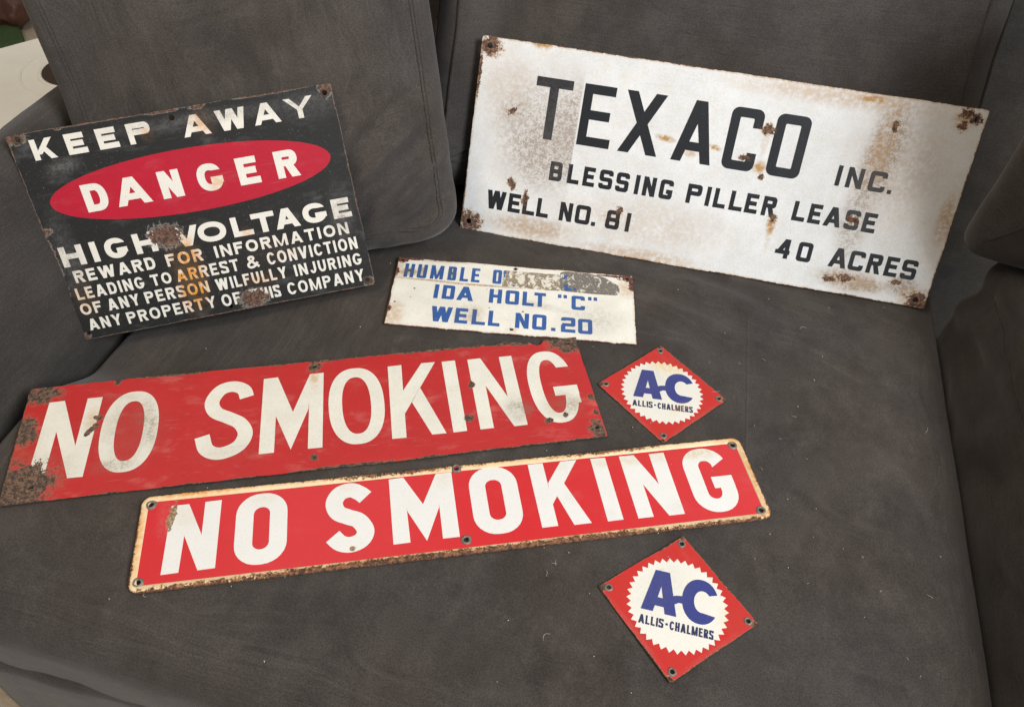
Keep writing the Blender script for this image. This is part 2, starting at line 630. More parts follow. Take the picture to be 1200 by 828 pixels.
def frame(o, ex, ey):
    ex = Vector(ex).normalized()
    ey = Vector(ey)
    ey = (ey - ex * ex.dot(ey)).normalized()
    n = ex.cross(ey)
    m = Matrix.Identity(4)
    for i in range(3):
        m[i][0], m[i][1], m[i][2], m[i][3] = ex[i], ey[i], n[i], o[i]
    return m


KEEP = frame((-0.6200, 0.7786, -0.0375), (.9509, .2869, .1164), (-.2207, .3542, .9088))
KS = 1.0152   # real size of the black sign against the first estimate
TEX = frame((-.1058, 1.0718, -.0025), (.9906, -.1367, .0067), (.0551, .4410, .8958))


def to_sofa(M, V):
    T = SOFA.inverted() @ M
    return np.array([tuple(T @ Vector(p)) for p in V])


def grooved(Vl, P0, depth, width, zc, zs):
    return Vl


# attached back pillow: stands just behind the long white sign, same slope
V, F, P = puff(fillet([(-.092, .06), (.70, .06), (.775, .14), (.766, .60), (-.086, .60)], [.05, .16, .14, .05, .05]), -.036, -.21, .062, .024, .010, 40)
swell = lambda p: .045 * max(0, min(1, (.015 - p[0]) / .06)) ** 1.2 * (1 if p[2] > -.12 else .3)
V = wrinkle(V, lambda p: np.array([.005 * fb(p, 6), 0, -.003 + .004 * fb(p, 5, 2) + swell(p)]))
bpil = sofa_part('back_pillow', to_sofa(TEX, V), F, M_back)
for zz, dd in ((-.042, .046), (-.072, .006)):
    path = [(q[0], q[1], zz) for q in inset(resample(P, .012), dd)]
    path = [tuple(np.array(q) + np.array([.005 * fb(q, 6), 0, .004 * fb(q, 5, 2) + swell(q)])) for q in path]
    a, f = tube(to_sofa(TEX, path), .0026, True, 5)
    sofa_part('piping', a, f, M_seam, bpil)

# loose back cushion at the left, behind the black sign
KW = KEEP.copy()
cush = empty('back_cushion', KEEP @ Matrix.Translation((.31, .03, -.09)))
tag(cush, 'big loose charcoal suede cushion with a double stitched edge behind the black sign', 'cushion')
CI = (KEEP @ Matrix.Translation((.31, .03, -.09))).inverted() @ KEEP


def cush_fn(p):
    x, y, z = p
    f = .004 * fb(p, 5, 2)
    # diagonal drag folds towards the lower right corner
    k = math.exp(-(((x - .50) / .11) ** 2 + ((y - .13) / .12) ** 2))
    f += .0085 * k * (math.sin((x * .75 - y) * 80 + 1.5 * fb(p, 5)) + .55 * math.sin((x * .6 - y) * 190 + 2.0 * fb(p, 7)))
    f += .006 * fb((x * 1.0, y * .5, 3), 6, 2)
    f += .004 * math.exp(-((x - .10) / .05) ** 2) * math.sin(40 * y + 5 * fb(p, 4))
    return np.array([.004 * fb((x, y, z), 4, 2), 0, f - .004])


V, F, P = puff(fillet([(.075, .030), (.572, .034), (.592, .58), (.046, .58)], [.07, .055, .05, .05]), -.036, -.165, .036, .030, .009, 50)
V = wrinkle(V, cush_fn)
c_o = mesh_obj('cover', [CI @ Vector(p) for p in V], F, M_back, cush, True)
for zz, ins, rr in ((-.0385, .0265, .0017), (-.0370, .0310, .0012)):
    path = [np.array((q[0], q[1], zz)) for q in inset(resample(P, .009), ins)]
    path = [q + cush_fn(q) for q in path]
    a, f = tube([CI @ Vector(q) for q in path], rr, True, 5)
    mesh_obj('stitched_seam', a, f, M_seam, c_o, True)

# floor
fl = mesh_obj('floor', [(-30, -30, -.45), (30, -30, -.45), (30, 30, -.45), (-30, 30, -.45)], [(0, 1, 2, 3)], M_carpet)
tag(fl, kind='structure')

# ------------------------------------------------------------------ lettering: convex pieces joined into one clean outline


def clip(polys, a, b, c):
    """keep a*x + b*y <= c"""
    out = []
    for p in polys:
        q = []
        n = len(p)
        for i in range(n):
            s, e = p[i], p[(i + 1) % n]
            ds, de = a * s[0] + b * s[1] - c, a * e[0] + b * e[1] - c
            if ds <= 0:
                q.append(s)
            if (ds < 0 < de) or (de < 0 < ds):
                t = ds / (ds - de)
                q.append((s[0] + (e[0] - s[0]) * t, s[1] + (e[1] - s[1]) * t))
        if len(q) >= 3:
            out.append(q)
    return out


def rrect_path(x0, y0, x1, y1, r, k=7):
    r = max(min(r, (x1 - x0) / 2, (y1 - y0) / 2), 1e-3)
    P = []
    for cx, cy, a0 in ((x1 - r, y1 - r, 0), (x0 + r, y1 - r, 90), (x0 + r, y0 + r, 180), (x1 - r, y0 + r, 270)):
        for j in range(k + 1):
            w = math.radians(a0 + 90 * j / k)
            P.append((cx + r * math.cos(w), cy + r * math.sin(w)))
    return P


def sup_path(x0, y0, x1, y1, e, k=56):
    cx, cy, a, b = (x0 + x1) / 2, (y0 + y1) / 2, (x1 - x0) / 2, (y1 - y0) / 2
    P = []
    for j in range(k):
        w = 2 * math.pi * (j + .5) / k
        c, s = math.cos(w), math.sin(w)
        P.append((cx + a * math.copysign(abs(c) ** (2 / e), c), cy + b * math.copysign(abs(s) ** (2 / e), s)))
    return P


class Font:
    def __init__(s, t, mode='rr', r=.25, ri=None, e=2.2, tv=None, mid=.5):
        s.t, s.mode, s.r, s.ri, s.e = t, mode, r, ri, e
        s.tv = tv or t

    def ring(s, x0, y0, x1, y1):
        t, tv = s.t, s.tv
        if s.mode == 'rr':
            o = rrect_path(x0, y0, x1, y1, s.r)
            i = rrect_path(x0 + t, y0 + tv, x1 - t, y1 - tv, max(s.r - t, s.r * .18) if s.ri is None else s.ri)
        else:
            o = sup_path(x0, y0, x1, y1, s.e)
            i = sup_path(x0 + t, y0 + tv, x1 - t, y1 - tv, s.e)
        n = len(o)
        return [[o[j], o[(j + 1) % n], i[(j + 1) % n], i[j]] for j in range(n)]

    def half(s, x0, y0, x1, y1):
        """right half ring with straight bars to the stem"""
        w = min((x1 - x0) * .5, (y1 - y0) * .5)
        xm = x1 - w
        g = s.ring(x1 - 2 * w, y0, x1, y1)
        g = clip(g, -1, 0, -xm)
        return g + [B(x0, y0, xm + .01, y0 + s.tv), B(x0, y1 - s.tv, xm + .01, y1)]


def B(x0, y0, x1, y1):
    return [(x0, y0), (x1, y0), (x1, y1), (x0, y1)]


def Q4(xa, xb, y0, xc, xd, y1):
    """quad: bottom xa..xb at y0, top xc..xd at y1"""
    return [(xa, y0), (xb, y0), (xd, y1), (xc, y1)]


def spline(pts, k=8):
    P = [np.array(p, float) for p in pts]
    P = [2 * P[0] - P[1]] + P + [2 * P[-1] - P[-2]]
    out = []
    for i in range(1, len(P) - 2):
        for j in range(k):
            t = j / k
            a, b, c, d = P[i - 1], P[i], P[i + 1], P[i + 2]
            out.append(.5 * (2 * b + (c - a) * t + (2 * a - 5 * b + 4 * c - d) * t * t + (3 * b - a - 3 * c + d) * t ** 3))
    out.append(P[-2])
    return out


def stroke(pts, t):
    P = [np.array(p, float) for p in pts]
    n = len(P)
    L, Rr = [], []
    for i in range(n):
        d = P[min(i + 1, n - 1)] - P[max(i - 1, 0)]
        d /= np.linalg.norm(d)
        m = np.array([-d[1], d[0]])
        L.append(tuple(P[i] + m * t / 2))
        Rr.append(tuple(P[i] - m * t / 2))
    out = []
    for i in range(n - 1):
        out += [[L[i], Rr[i], Rr[i + 1]], [L[i], Rr[i + 1], L[i + 1]]]
    return out


def glyph(ch, w, h, F):
    t, v = F.t, F.tv
    if ch == 'A':
        ap = t * (1.25 if F.mode == 'rr' else 1.2)
        lt = t * 1.1
        l, r = w / 2 - ap / 2, w / 2 + ap / 2
        y = h * .19
        xl = l * (y / h) + t * .4
        return [Q4(0, lt, 0, l, r, h), Q4(w - lt, w, 0, l, r, h), B(xl, y, w - xl, y + v * .95)]
    if ch == 'B':
        return [B(0, 0, t, h)] + F.half(0, 0, w, h * .5 + v * .5) + F.half(0, h * .5 - v * .5, w * .97, h)
    if ch in 'CG':
        g = F.ring(0, 0, w, h)
        term = h * (.30 if F.mode == 'rr' else .27)
        out = clip(g, 1, 0, w * .5) + clip(g, 0, -1, -(h - term))
        if ch == 'C':
            return out + clip(g, 0, 1, term)
        ym = h * .50
        return out + clip(g, 0, 1, min(ym, h * .42)) + [B(w * .52, ym - v, w, ym), B(w - t, h * .3, w, ym - v + .01)]
    if ch == 'D':
        return [B(0, 0, t, h)] + F.half(0, 0, w, h)
    if ch == 'E':
        return [B(0, 0, t, h), B(0, 0, w, v), B(0, h - v, w * .96, h), B(0, h / 2 - v / 2 + h * .01, w * .88, h / 2 + v / 2 + h * .01)]
    if ch == 'F':
        return [B(0, 0, t, h), B(0, h - v, w, h), B(0, h * .43, w * .86, h * .43 + v)]
    if ch == 'H':
        return [B(0, 0, t, h), B(w - t, 0, w, h), B(0, h / 2 - v / 2, w, h / 2 + v / 2)]
    if ch in 'I1':
        return [B(max(0, w / 2 - t / 2), 0, min(w, w / 2 + t / 2) if w > t else w, h)]
    if ch == 'J':
        g = F.ring(0, 0, w, h)
        return clip(clip(g, 0, 1, h * .3), 0, 1, h * .3) + [B(w - t, h * .29, w, h)]
    if ch == 'K':
        return [B(0, 0, t, h), Q4(t * .4, t * 1.55, h * .26, w - t * 1.22, w, h), Q4(w - t * 1.2, w, 0, w * .36, w * .36 + t * 1.05, h * .62)]
    if ch == 'L':
        return [B(0, 0, t, h), B(0, 0, w, v)]
    if ch == 'M':
        return [B(0, 0, t, h), B(w - t, 0, w, h), Q4(w / 2 - t * .3, w / 2 + t * .3, 0, 0, t * 1.05, h), Q4(w / 2 - t * .3, w / 2 + t * .3, 0, w - t * 1.05, w, h)]
    if ch == 'N':
        return [B(0, 0, t, h), B(w - t, 0, w, h), Q4(w - t * 1.05, w, 0, 0, t * 1.05, h)]
    if ch in 'O0':
        return F.ring(0, 0, w, h)
    if ch in 'PR':
        out = [B(0, 0, t, h)] + F.half(0, h * .42, w, h)
        if ch == 'R':
            out += [Q4(w - t * 1.15, w + t * .05, 0, w * .40, w * .40 + t * 1.1, h * .46)]
        return out
    if ch == 'S':
        if F.mode == 'rr':
            up = F.ring(0, h / 2 - v / 2, w, h)
            lo = F.ring(0, 0, w, h / 2 + v / 2)
            tm = h * .29
            return (clip(up, 0, -1, -(h - tm)) + clip(up, 1, 0, w * .5) + clip(lo, 0, 1, tm) + clip(lo, -1, 0, -w * .5) + [B(w * .4, h / 2 - v / 2, w * .6, h / 2 + v / 2)])
        q = t / 2
        P = [(w - q, h * .74), (w * .86, h * .90), (w * .5, h - q), (w * .16, h * .90), (q, h * .73), (w * .2, h * .59), (w * .5, h * .51), (w * .82, h * .41), (w - q, h * .26), (w * .84, h * .10), (w * .5, q), (w * .14, h * .10), (q, h * .26)]
        return stroke(spline(P), t)
    if ch == 'T':
        return [B(w / 2 - t / 2, 0, w / 2 + t / 2, h), B(0, h - v, w, h)]
    if ch == 'U':
        g = F.ring(0, 0, w, h)
        y = h * .45
        return clip(g, 0, 1, y) + [B(0, y - .01, t, h), B(w - t, y - .01, w, h)]
    if ch == 'V':
        b = t * .62
        return [Q4(w / 2 - b, w / 2 + b, 0, 0, t * 1.1, h), Q4(w / 2 - b, w / 2 + b, 0, w - t * 1.1, w, h)]
    if ch == 'W':
        b = t * .6
        x1, x2 = w * .28, w * .72
        return [Q4(x1 - b, x1 + b, 0, 0, t * 1.1, h), Q4(x1 - b, x1 + b, 0, w / 2 - b, w / 2 + b, h),
                Q4(x2 - b, x2 + b, 0, w / 2 - b, w / 2 + b, h), Q4(x2 - b, x2 + b, 0, w - t * 1.1, w, h)]
    if ch == 'X':
        k = t * 1.22
        return [Q4(0, k, 0, w - k, w, h), Q4(w - k, w, 0, 0, k, h)]
    if ch == 'Y':
        m = h * .42
        return [B(w / 2 - t / 2, 0, w / 2 + t / 2, m + t * .4), Q4(w / 2 - t / 2, w / 2 + t / 2, m, 0, t * 1.2, h), Q4(w / 2 - t / 2, w / 2 + t / 2, m, w - t * 1.2, w, h)]
    if ch == '2':
        up = F.ring(0, h / 2 - v / 2, w, h)
        return clip(up, 0, -1, -(h * .76)) + clip(up, -1, 0, -w * .5) + [B(F.r * .4, h / 2 - v / 2, w * .6, h / 2 + v / 2), B(0, 0, t, h / 2 - v * .1), B(0, 0, w, v), B(t * .3, h * .3, t, h / 2 + v * .3)]
    if ch == '4':
        return [B(w * .62, 0, w * .62 + t, h), B(0, h * .22, w, h * .22 + v), Q4(0, t * 1.25, h * .22, w * .55, w * .62 + t, h)]
    if ch == '8':
        return F.ring(0, 0, w, h / 2 + v / 2) + F.ring(w * .03, h / 2 - v / 2, w * .97, h)
    if ch == '.':
        return [B(0, 0, w, w)]
    if ch == '-':
        return [B(0, h * .42, w, h * .42 + v)]
    if ch == '"':
        return [B(0, h * .76, w * .38, h), B(w * .62, h * .76, w, h)]
    if ch == '&':
        P = [(.97, .02), (.62, .36), (.26, .74), (.27, .92), (.45, .97), (.62, .90), (.60, .74), (.40, .57), (.14, .40), (.07, .24), (.16, .08), (.38, .04), (.62, .13), (.80, .30), (.90, .44)]
        return stroke(spline([(t * .3 + x * (w - t * .4), t * .3 + y * (h - t * .6)) for x, y in P]), t)
    return []


def shift(polys, x, y, sx=1.0):
    return [[(p[0] * sx + x, p[1] + y) for p in q] for q in polys]


REL = dict(I=.20, J=.55, L=.56, E=.60, F=.58, S=.62, T=.66, A=.80, V=.78, Y=.76, M=.92, W=1.08, N=.70, O=.78, G=.74, C=.70)


def word(text, x0, x1, y, h, F, gap=.20):
    """spread a word evenly over a measured width"""
    ws = [REL.get(c, .66) for c in text]
    k = (x1 - x0) / (sum(ws) + gap * (len(text) - 1))
    out, x = [], x0
    for c, q in zip(text, ws):
        ww = max(q * k, F.t)
        out += shift(glyph(c, ww, h, F), x, y)
        x += q * k + gap * k
    return out + [None]


def letters(items, y, h, F):
    out = []
    for it in items:
        if it is None:
            out.append(None)
            continue
        c, x0, x1 = it[:3]
        yy, hh = (it[3], it[4]) if len(it) > 3 else (y, h)
        out += shift(glyph(c, x1 - x0, hh, F), x0, yy)
    return out


def area2(p):
    return sum(p[i][0] * p[(i + 1) % len(p)][1] - p[(i + 1) % len(p)][0] * p[i][1] for i in range(len(p)))


def union_tris(polys):
    vs, fs = [], []
    for p in polys:
        q = []
        for a in p:
            if not q or (abs(a[0] - q[-1][0]) + abs(a[1] - q[-1][1])) > 1e-4:
                q.append((float(a[0]), float(a[1])))
        if len(q) > 2 and abs(q[0][0] - q[-1][0]) + abs(q[0][1] - q[-1][1]) < 1e-4:
            q.pop()
        if len(q) < 3 or abs(area2(q)) < 1e-5:
            continue
        if area2(q) < 0:
            q = q[::-1]
        n = len(vs)
        vs += [Vector(a) for a in q]
        fs.append(list(range(n, n + len(q))))
    r = delaunay_2d_cdt(vs, [], fs, 0, 1e-5, True)
    tris = [f for f, o in zip(r[2], r[5]) if len(o)]
    return [tuple(v) for v in r[0]], tris


def slab(name, pts, tris, z0, z1, mat, parent):
    """thin slab (mm) from triangulated outline: top at z1, walls down to z0"""
    used = sorted({i for t in tris for i in t})
    mp = {a: i for i, a in enumerate(used)}
    n = len(used)
    top = [(pts[a][0] / 1000, pts[a][1] / 1000, z1 / 1000) for a in used]
    bot = [(pts[a][0] / 1000, pts[a][1] / 1000, z0 / 1000) for a in used]
    T = []
    for t in tris:
        q = [mp[i] for i in t]
        if area2([top[i] for i in q]) < 0:
            q = q[::-1]
        T.append(tuple(q))
    edges = {}
    for t in T:
        for i in range(len(t)):
            a, b = t[i], t[(i + 1) % len(t)]
            edges[(a, b)] = edges.get((a, b), 0) + 1
    Fs = list(T) + [tuple(i + n for i in t[::-1]) for t in T]
    for (a, b) in edges:
        if (b, a) not in edges:
            Fs.append((b, a, a + n, b + n))
    return mesh_obj(name, top + bot, Fs, mat, parent)


LZ = .35   # lettering stands a third of a millimetre proud of the plate, as stencilled enamel does


def lettering(name, polys, mat, parent, z0=0.0, dz=LZ):
    if None in polys:                      # None marks the gap between two words: each word is a part
        i = polys.index(None)
        return [lettering(name, q, mat, parent, z0, dz) for q in (polys[:i], polys[i + 1:]) if q]
    p, t = union_tris(polys)
    return slab(name, p, t, z0 - .05, z0 + dz, mat, parent)


def inside(p, poly):
    c = False
    n = len(poly)
    for i in range(n):
        a, b = poly[i], poly[(i + 1) % n]
        if (a[1] > p[1]) != (b[1] > p[1]) and p[0] < (b[0] - a[0]) * (p[1] - a[1]) / (b[1] - a[1]) + a[0]:
            c = not c
    return c


def circle(x, y, r, k=20):
    return [(x + r * math.cos(2 * math.pi * j / k), y + r * math.sin(2 * math.pi * j / k)) for j in range(k)]


def plate(name, outline, holes, mat, parent, th=1.4):
    """sheet-metal plate (mm) with real holes; its face lies at z = 0"""
    vs, es = [], []
    loops = [outline] + holes
    for l in loops:
        n = len(vs)
        vs += [Vector((float(a), float(b))) for a, b in l]
        es += [(n + i, n + (i + 1) % len(l)) for i in range(len(l))]
    r = delaunay_2d_cdt(vs, es, [], 0, 1e-5, True)
    tr = []
    for f in r[2]:
        c = (sum(r[0][i][0] for i in f) / len(f), sum(r[0][i][1] for i in f) / len(f))
        if inside(c, outline) and not any(inside(c, h) for h in holes):
            tr.append(f)
    return slab(name, [tuple(v) for v in r[0]], tr, -th, 0.0, mat, parent)


def rough_rect(w, h, amp, seed, step=6.0, rc=2.0):
    P = rrect_path(0, 0, w, h, rc, 3)
    P = resample(np.array(P), step)
    out = []
    for x, y in P:
        f = mnoise.fractal(Vector((x * .05 + seed * 9.1, y * .05, seed)), 1, 2, 4) * amp
        nx = -1 if x < 1 else 1 if x > w - 1 else 0
        ny = -1 if y < 1 else 1 if y > h - 1 else 0
        out.append((x - nx * abs(f), y - ny * abs(f)))
    return out


def grommet(x, y, ro, ri, parent, mat=None, hh=1.1, seed=0):
    prof = [(ri, -1.3), (ri, hh * .55), (ri + (ro - ri) * .25, hh), (ri + (ro - ri) * .6, hh * .85), (ro * .96, hh * .3), (ro, -.02)]
    k = 28
    v, f = [], []
    for j in range(k):
        w = 2 * math.pi * j / k
        wob = 1 + .035 * math.sin(3 * w + seed) + .02 * math.sin(5 * w + seed * 2)
        for r, z in prof:
            v.append(((x + r * wob * math.cos(w)) / 1000, (y + r * wob * math.sin(w)) / 1000, z / 1000))
    n = len(prof)
    for j in range(k):
        for i in range(n - 1):
            f.append((j * n + i, ((j + 1) % k) * n + i, ((j + 1) % k) * n + i + 1, j * n + i + 1))
    return mesh_obj('grommet', v, [q[::-1] for q in f], mat or M_grommet, parent, True)


def flat_frame(cx, cy, ang, w, h, z):
    """frame of a sign lying on the seat: origin at its lower left corner (mm in)"""
    a = math.radians(ang)
    c, s = math.cos(a), math.sin(a)
    ox = cx - (w / 2) * c + (h / 2) * s
    oy = cy - (w / 2) * s - (h / 2) * c
    return Matrix.Translation((ox / 1000, oy / 1000, z / 1000)) @ Matrix.Rotation(a, 4, 'Z')


WHITE = (.74, .73, .69)
RUST_DK = ((.022, .016, .013), (.085, .050, .034))

# ------------------------------------------------------------------ black KEEP AWAY sign
w, h = 419.3, 289.4
keep = empty('warning_sign', KEEP)
keep.scale = (KS, KS, KS)
tag(keep, 'black enamel sign with a red DANGER oval, leaning on the left cushion', 'sign')
g = wear_group('wear_black_sign', w, h, 1.3,
               chips=[(151, 127, 22, 15.5), (244, 15, 21, 13), (10, 284, 14, 7), (411, 283, 9, 9), (411, 6, 8, 7), (4, 6, 5, 5), (1, 110, 4, 40), (2, 160, 8, 5), (330, 289, 40, 1.8), (240, 288, 10, 4), (196, 288, 20, 2.2), (90, 289, 24, 1.5), (64, 289, 5, 2.5)],
               stains=[(168, 80, 32, 62, 0, 1.25), (165, 40, 32, 50, 0, 1.0), (290, 75, 60, 25, 0, .22), (245, 268, 22, 32, 0, .65), (170, 262, 14, 14, 0, .7), (260, 112, 14, 12, 0, .5), (240, 186, 18, 22, 0, .55), (258, 40, 40, 18, 0, .5), (20, 60, 24, 40, 0, .5)],
               grime=[(55, 240, 34, 16, 10, 1.0), (395, 120, 22, 60, 0, .45), (20, 120, 24, 100, 0, .55), (240, 272, 200, 14, 0, .5), (390, 105, 30, 30, 0, .35), (380, 265, 60, 30, 0, .4)], edge=(1.3, 1.0), cn=.46, cs=.13)
K_black = enamel('black_enamel', (.019, .0195, .0195), g, halo=(.60, .56, .48), stain=(.13, .075, .035), rough=.30, stain_amt=.55, grime=(.105, .10, .095), var=.3, scuff=.85, scuff_col=(.095, .098, .098), halo_amt=.30, scratch=.7, speck=.32, speck_col=(.5, .5, .5), rust=((.050, .028, .021), (.165, .085, .056)))
K_white = enamel('cream_lettering', (.78, .755, .68), g, stain=(.66, .29, .05), var=.16, speck=.85, speck_col=(.45, .42, .36), halo_amt=.2, rust=((.050, .028, .021), (.165, .085, .056)))
K_red = enamel('red_oval', (.46, .013, .034), g, stain=(.40, .05, .03), stain_amt=.35, grime=(.32, .05, .06), var=.25, scuff=.22, scuff_col=(.60, .16, .18), halo_amt=.1, scratch=.4)
holes = [circle(13.4, 282.2, 3.6), circle(206.8, 278.4, 3.8), circle(408.3, 277.9, 3.6), circle(7.4, 9.6, 2.6), circle(208.4, 8.9, 3.2), circle(408.5, 9, 3.4)]
plate('plate', rough_rect(w, h, 1.2, 3), holes, K_black, keep)
p, t = union_tris([sup_path(22.6, 152.4, 397, 237.6, 2.0, 120)])
ov = slab('oval', p, t, -.05, .30, K_red, keep)
fa = Font(7.0, 'el', e=2.3)
lettering('lettering', letters([('K', 25.3, 53.6), ('E', 68.1, 92.9), ('E', 107.3, 133.1), ('P', 146.4, 175.8)], 253.2, 26.4, fa) + [None] +
          letters([('A', 215.4, 251.2), ('W', 261, 300), ('A', 308.8, 344.3), ('Y', 351.7, 390.7)], 250.8, 27.0, fa), K_white, keep)
lettering('lettering', letters([('D', 65.8, 96), ('A', 105.6, 151), ('N', 165.4, 193.8), ('G', 215.5, 248.9), ('E', 269.4, 298), ('R', 321.3, 351.7)], 176.2, 37, Font(10.2, 'el', e=2.3, tv=9)), K_white, keep, .30)
fb8 = Font(8.2, 'el', e=2.2, tv=7.2)
lettering('lettering', letters([('H', 9.9, 40.4), ('I', 50.4, 58.9), ('G', 68.5, 97.8), ('H', 107.9, 137.2)], 108.3, 28.4, fb8) + [None] +
          letters([('V', 160.3, 196.1), ('O', 194.4, 232.8), ('L', 241.3, 269.2), ('T', 269.6, 301.4), ('A', 300.8, 335), ('G', 340.5, 373.5), ('E', 382.3, 408.2)], 107, 28, fb8), K_white, keep)
fs = Font(3.7, 'el', e=2.2)
fc = Font(3.3, 'el', e=2.2)
lettering('lettering', word('REWARD', 17.1, 126.5, 84, 17.4, fs) + word('FOR', 142, 191.7, 83.2, 17.6, fs) + word('INFORMATION', 208.9, 398.7, 83, 17, fs), K_white, keep)
lettering('lettering', word('LEADING', 11.3, 103.4, 59.7, 17, fc) + word('TO', 113.4, 141.2, 59.7, 16.5, fc) + word('ARREST', 148.5, 235.7, 59, 17.5, fc) + shift(glyph('&', 17.5, 18.5, Font(3.4)), 246.7, 58.5) + [None] + word('CONVICTION', 276.5, 406.1, 58.8, 18, fc), K_white, keep)
lettering('lettering', word('OF', 9, 37.7, 37, 16.6, fc) + word('ANY', 46.1, 90.1, 36.6, 17, fc) + word('PERSON', 98.1, 187, 36.3, 17.2, fc) + word('WILFULLY', 197.2, 298.4, 35.4, 17.2, fc) + word('INJURING', 309.5, 407.1, 34.6, 17.4, fc), K_white, keep)
lettering('lettering', word('ANY', 11.9, 57.3, 13.2, 16.8, fc) + word('PROPERTY', 65.2, 190.3, 12, 17.2, fc) + word('OF', 198.4, 225.3, 10.3, 18, fc) + word('T', 239, 251, 9.8, 18, fc) + word('HIS', 255.3, 282.2, 9.6, 18, fc) + word('COMPANY', 293.2, 406, 9, 18.2, fc), K_white, keep)
for i, (x, y) in enumerate([(13.4, 282.2), (408.3, 277.9), (408.5, 9)]):
    grommet(x, y, 6.0, 3.5, keep, M_grommet_rust, .8, i)

# ------------------------------------------------------------------ long white sign with black lettering
w, h = 755.3, 304.6
tex = empty('well_sign', TEX)
tag(tex, 'largest white enamel sign with black lettering, leaning on the sofa back', 'sign')
g = wear_group('wear_white_sign', w, h, 2.1,
               chips=[(76, 88, 6, 10, 20), (101, 68, 5.5, 11), (257, 74.5, 5.5, 5.5), (454, 231, 10, 8), (428, 185, 8, 4), (461, 160, 4.5, 4), (493, 101, 7, 6.5),
                      (62, 200, 9, 4, 35), (13, 15, 19, 16), (13, 291, 16, 14), (726, 295, 9, 7), (725, 277, 6, 7), (741, 289, 8, 7), (740, 11, 16, 13), (633, 262, 4, 9), (612, 118, 9, 7), (600, 22, 10, 5, -6), (625, 27, 13, 6, -6), (700, 34, 8, 4), (2, 250, 3, 30)],
               stains=[(305, 195, 22, 7, -6, 1.3), (382, 193, 15, 6, -8, 1.3), (347, 178, 14, 7, 0, .8), (455, 174, 15, 14, 0, 1.2), (454, 231, 14, 12, 0, .9), (432, 185, 16, 8, 0, .9), (493, 92, 10, 22, 0, 1.1), (95, 302, 20, 8, 0, 1.1), (594, 296, 30, 9, 0, .8),
                       (743, 140, 18, 60, 0, .75), (735, 15, 32, 26, 0, .9), (13, 15, 32, 26, 0, .9), (15, 288, 30, 18, 0, .8), (300, 8, 150, 14, 0, .55), (120, 20, 100, 26, 0, .55), (240, 60, 26, 12, 0, .3), (45, 240, 60, 70, 0, .22), (300, 55, 220, 60, 0, .26), (650, 190, 100, 130, 20, .24), (540, 292, 220, 22, 0, .5), (625, 240, 26, 80, -4, .45), (454, 215, 8, 40, 0, .35), (494, 80, 7, 40, 0, .5), (102, 48, 7, 34, 0, .45),  (725, 285, 24, 20, 0, .8), (640, 25, 90, 24, 0, .45)],
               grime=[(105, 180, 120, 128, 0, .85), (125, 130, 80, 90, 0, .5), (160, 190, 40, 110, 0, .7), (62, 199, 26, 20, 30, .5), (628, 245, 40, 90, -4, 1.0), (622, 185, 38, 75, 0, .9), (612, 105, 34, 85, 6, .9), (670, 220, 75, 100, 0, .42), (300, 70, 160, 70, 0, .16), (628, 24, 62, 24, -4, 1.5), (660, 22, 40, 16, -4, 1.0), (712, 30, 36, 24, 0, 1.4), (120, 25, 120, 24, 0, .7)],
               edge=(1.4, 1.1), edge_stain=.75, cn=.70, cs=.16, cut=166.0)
T_white = enamel('white_enamel', (.76, .762, .755), g, halo=(.36, .22, .10), stain=(.45, .25, .085), grime=(.30, .235, .18), var=.42, speck=1.0, speck_col=(.36, .29, .22), scratch=.35, scuff_col=(.48, .42, .36), halo_amt=.6, rust=((.055, .030, .020), (.20, .105, .062)))
T_black = enamel('black_lettering', (.016, .018, .022), g, halo=(.25, .15, .08), stain=(.11, .075, .05), stain_amt=.6, grime_amt=.24, grime=(.16, .13, .11), var=.3, halo_amt=.3, speck=.35, speck_col=(.22, .21, .20))
holes = [circle(13.5, 15.2, 4.2), circle(13.4, 290.9, 4.2), circle(741.5, 288.8, 4.2), circle(738.7, 12.2, 4.2)]
plate('plate', rough_rect(w, h, 1.4, 5), holes, T_white, tex)
lettering('lettering', letters([('T', 93.8, 151.6), ('E', 169.3, 220.8), ('X', 234.7, 296.7), ('A', 318.6, 380), ('C', 396.4, 445.5), ('O', 464.6, 515.3)], 165, 92.4, Font(14.0, 'rr', r=11, ri=2.0)), T_black, tex)
f6 = Font(6.6, 'rr', r=5.2, ri=1.2)
lettering('lettering', letters([('I', 569.9, 577.5), ('N', 586, 609.8), ('C', 619, 643.9), ('.', 648.6, 654.6)], 165.3, 30.7, f6), T_black, tex)
lettering('lettering', letters([('B', 134.8, 155), ('L', 164.1, 183.1), ('E', 189.4, 208.3), ('S', 215.1, 236.6), ('S', 242.2, 262.8), ('I', 272.1, 279.9), ('N', 285.5, 305.4), ('G', 311.9, 332.6), None, ('P', 355.2, 377.9), ('I', 384.8, 392.4), ('L', 397.9, 416.8), ('L', 423, 443.3), ('E', 447.2, 466.6), ('R', 473.5, 494), None, ('L', 520.8, 540.4), ('E', 545.3, 564.5), ('A', 569.3, 595.4), ('S', 600.2, 622), ('E', 627.4, 647.5)], 103.1, 30.2, f6), T_black, tex)
lettering('lettering', letters([('W', 39.3, 70.7), ('E', 75.5, 95.8), ('L', 99.6, 119.8), ('L', 123.1, 142.6), None, ('N', 160.9, 181.4), ('O', 186.9, 211), ('.', 214.5, 221), None, ('8', 236.8, 259.3), ('1', 269, 276.8)], 41.7, 30.4, f6), T_black, tex)
lettering('lettering', letters([('4', 509.5, 532), ('0', 543.3, 565.6), None, ('A', 593.6, 621), ('C', 623.9, 646.6), ('R', 652, 673.2), ('E', 679.2, 698.9), ('S', 704, 726.7)], 41.6, 31, f6), T_black, tex)

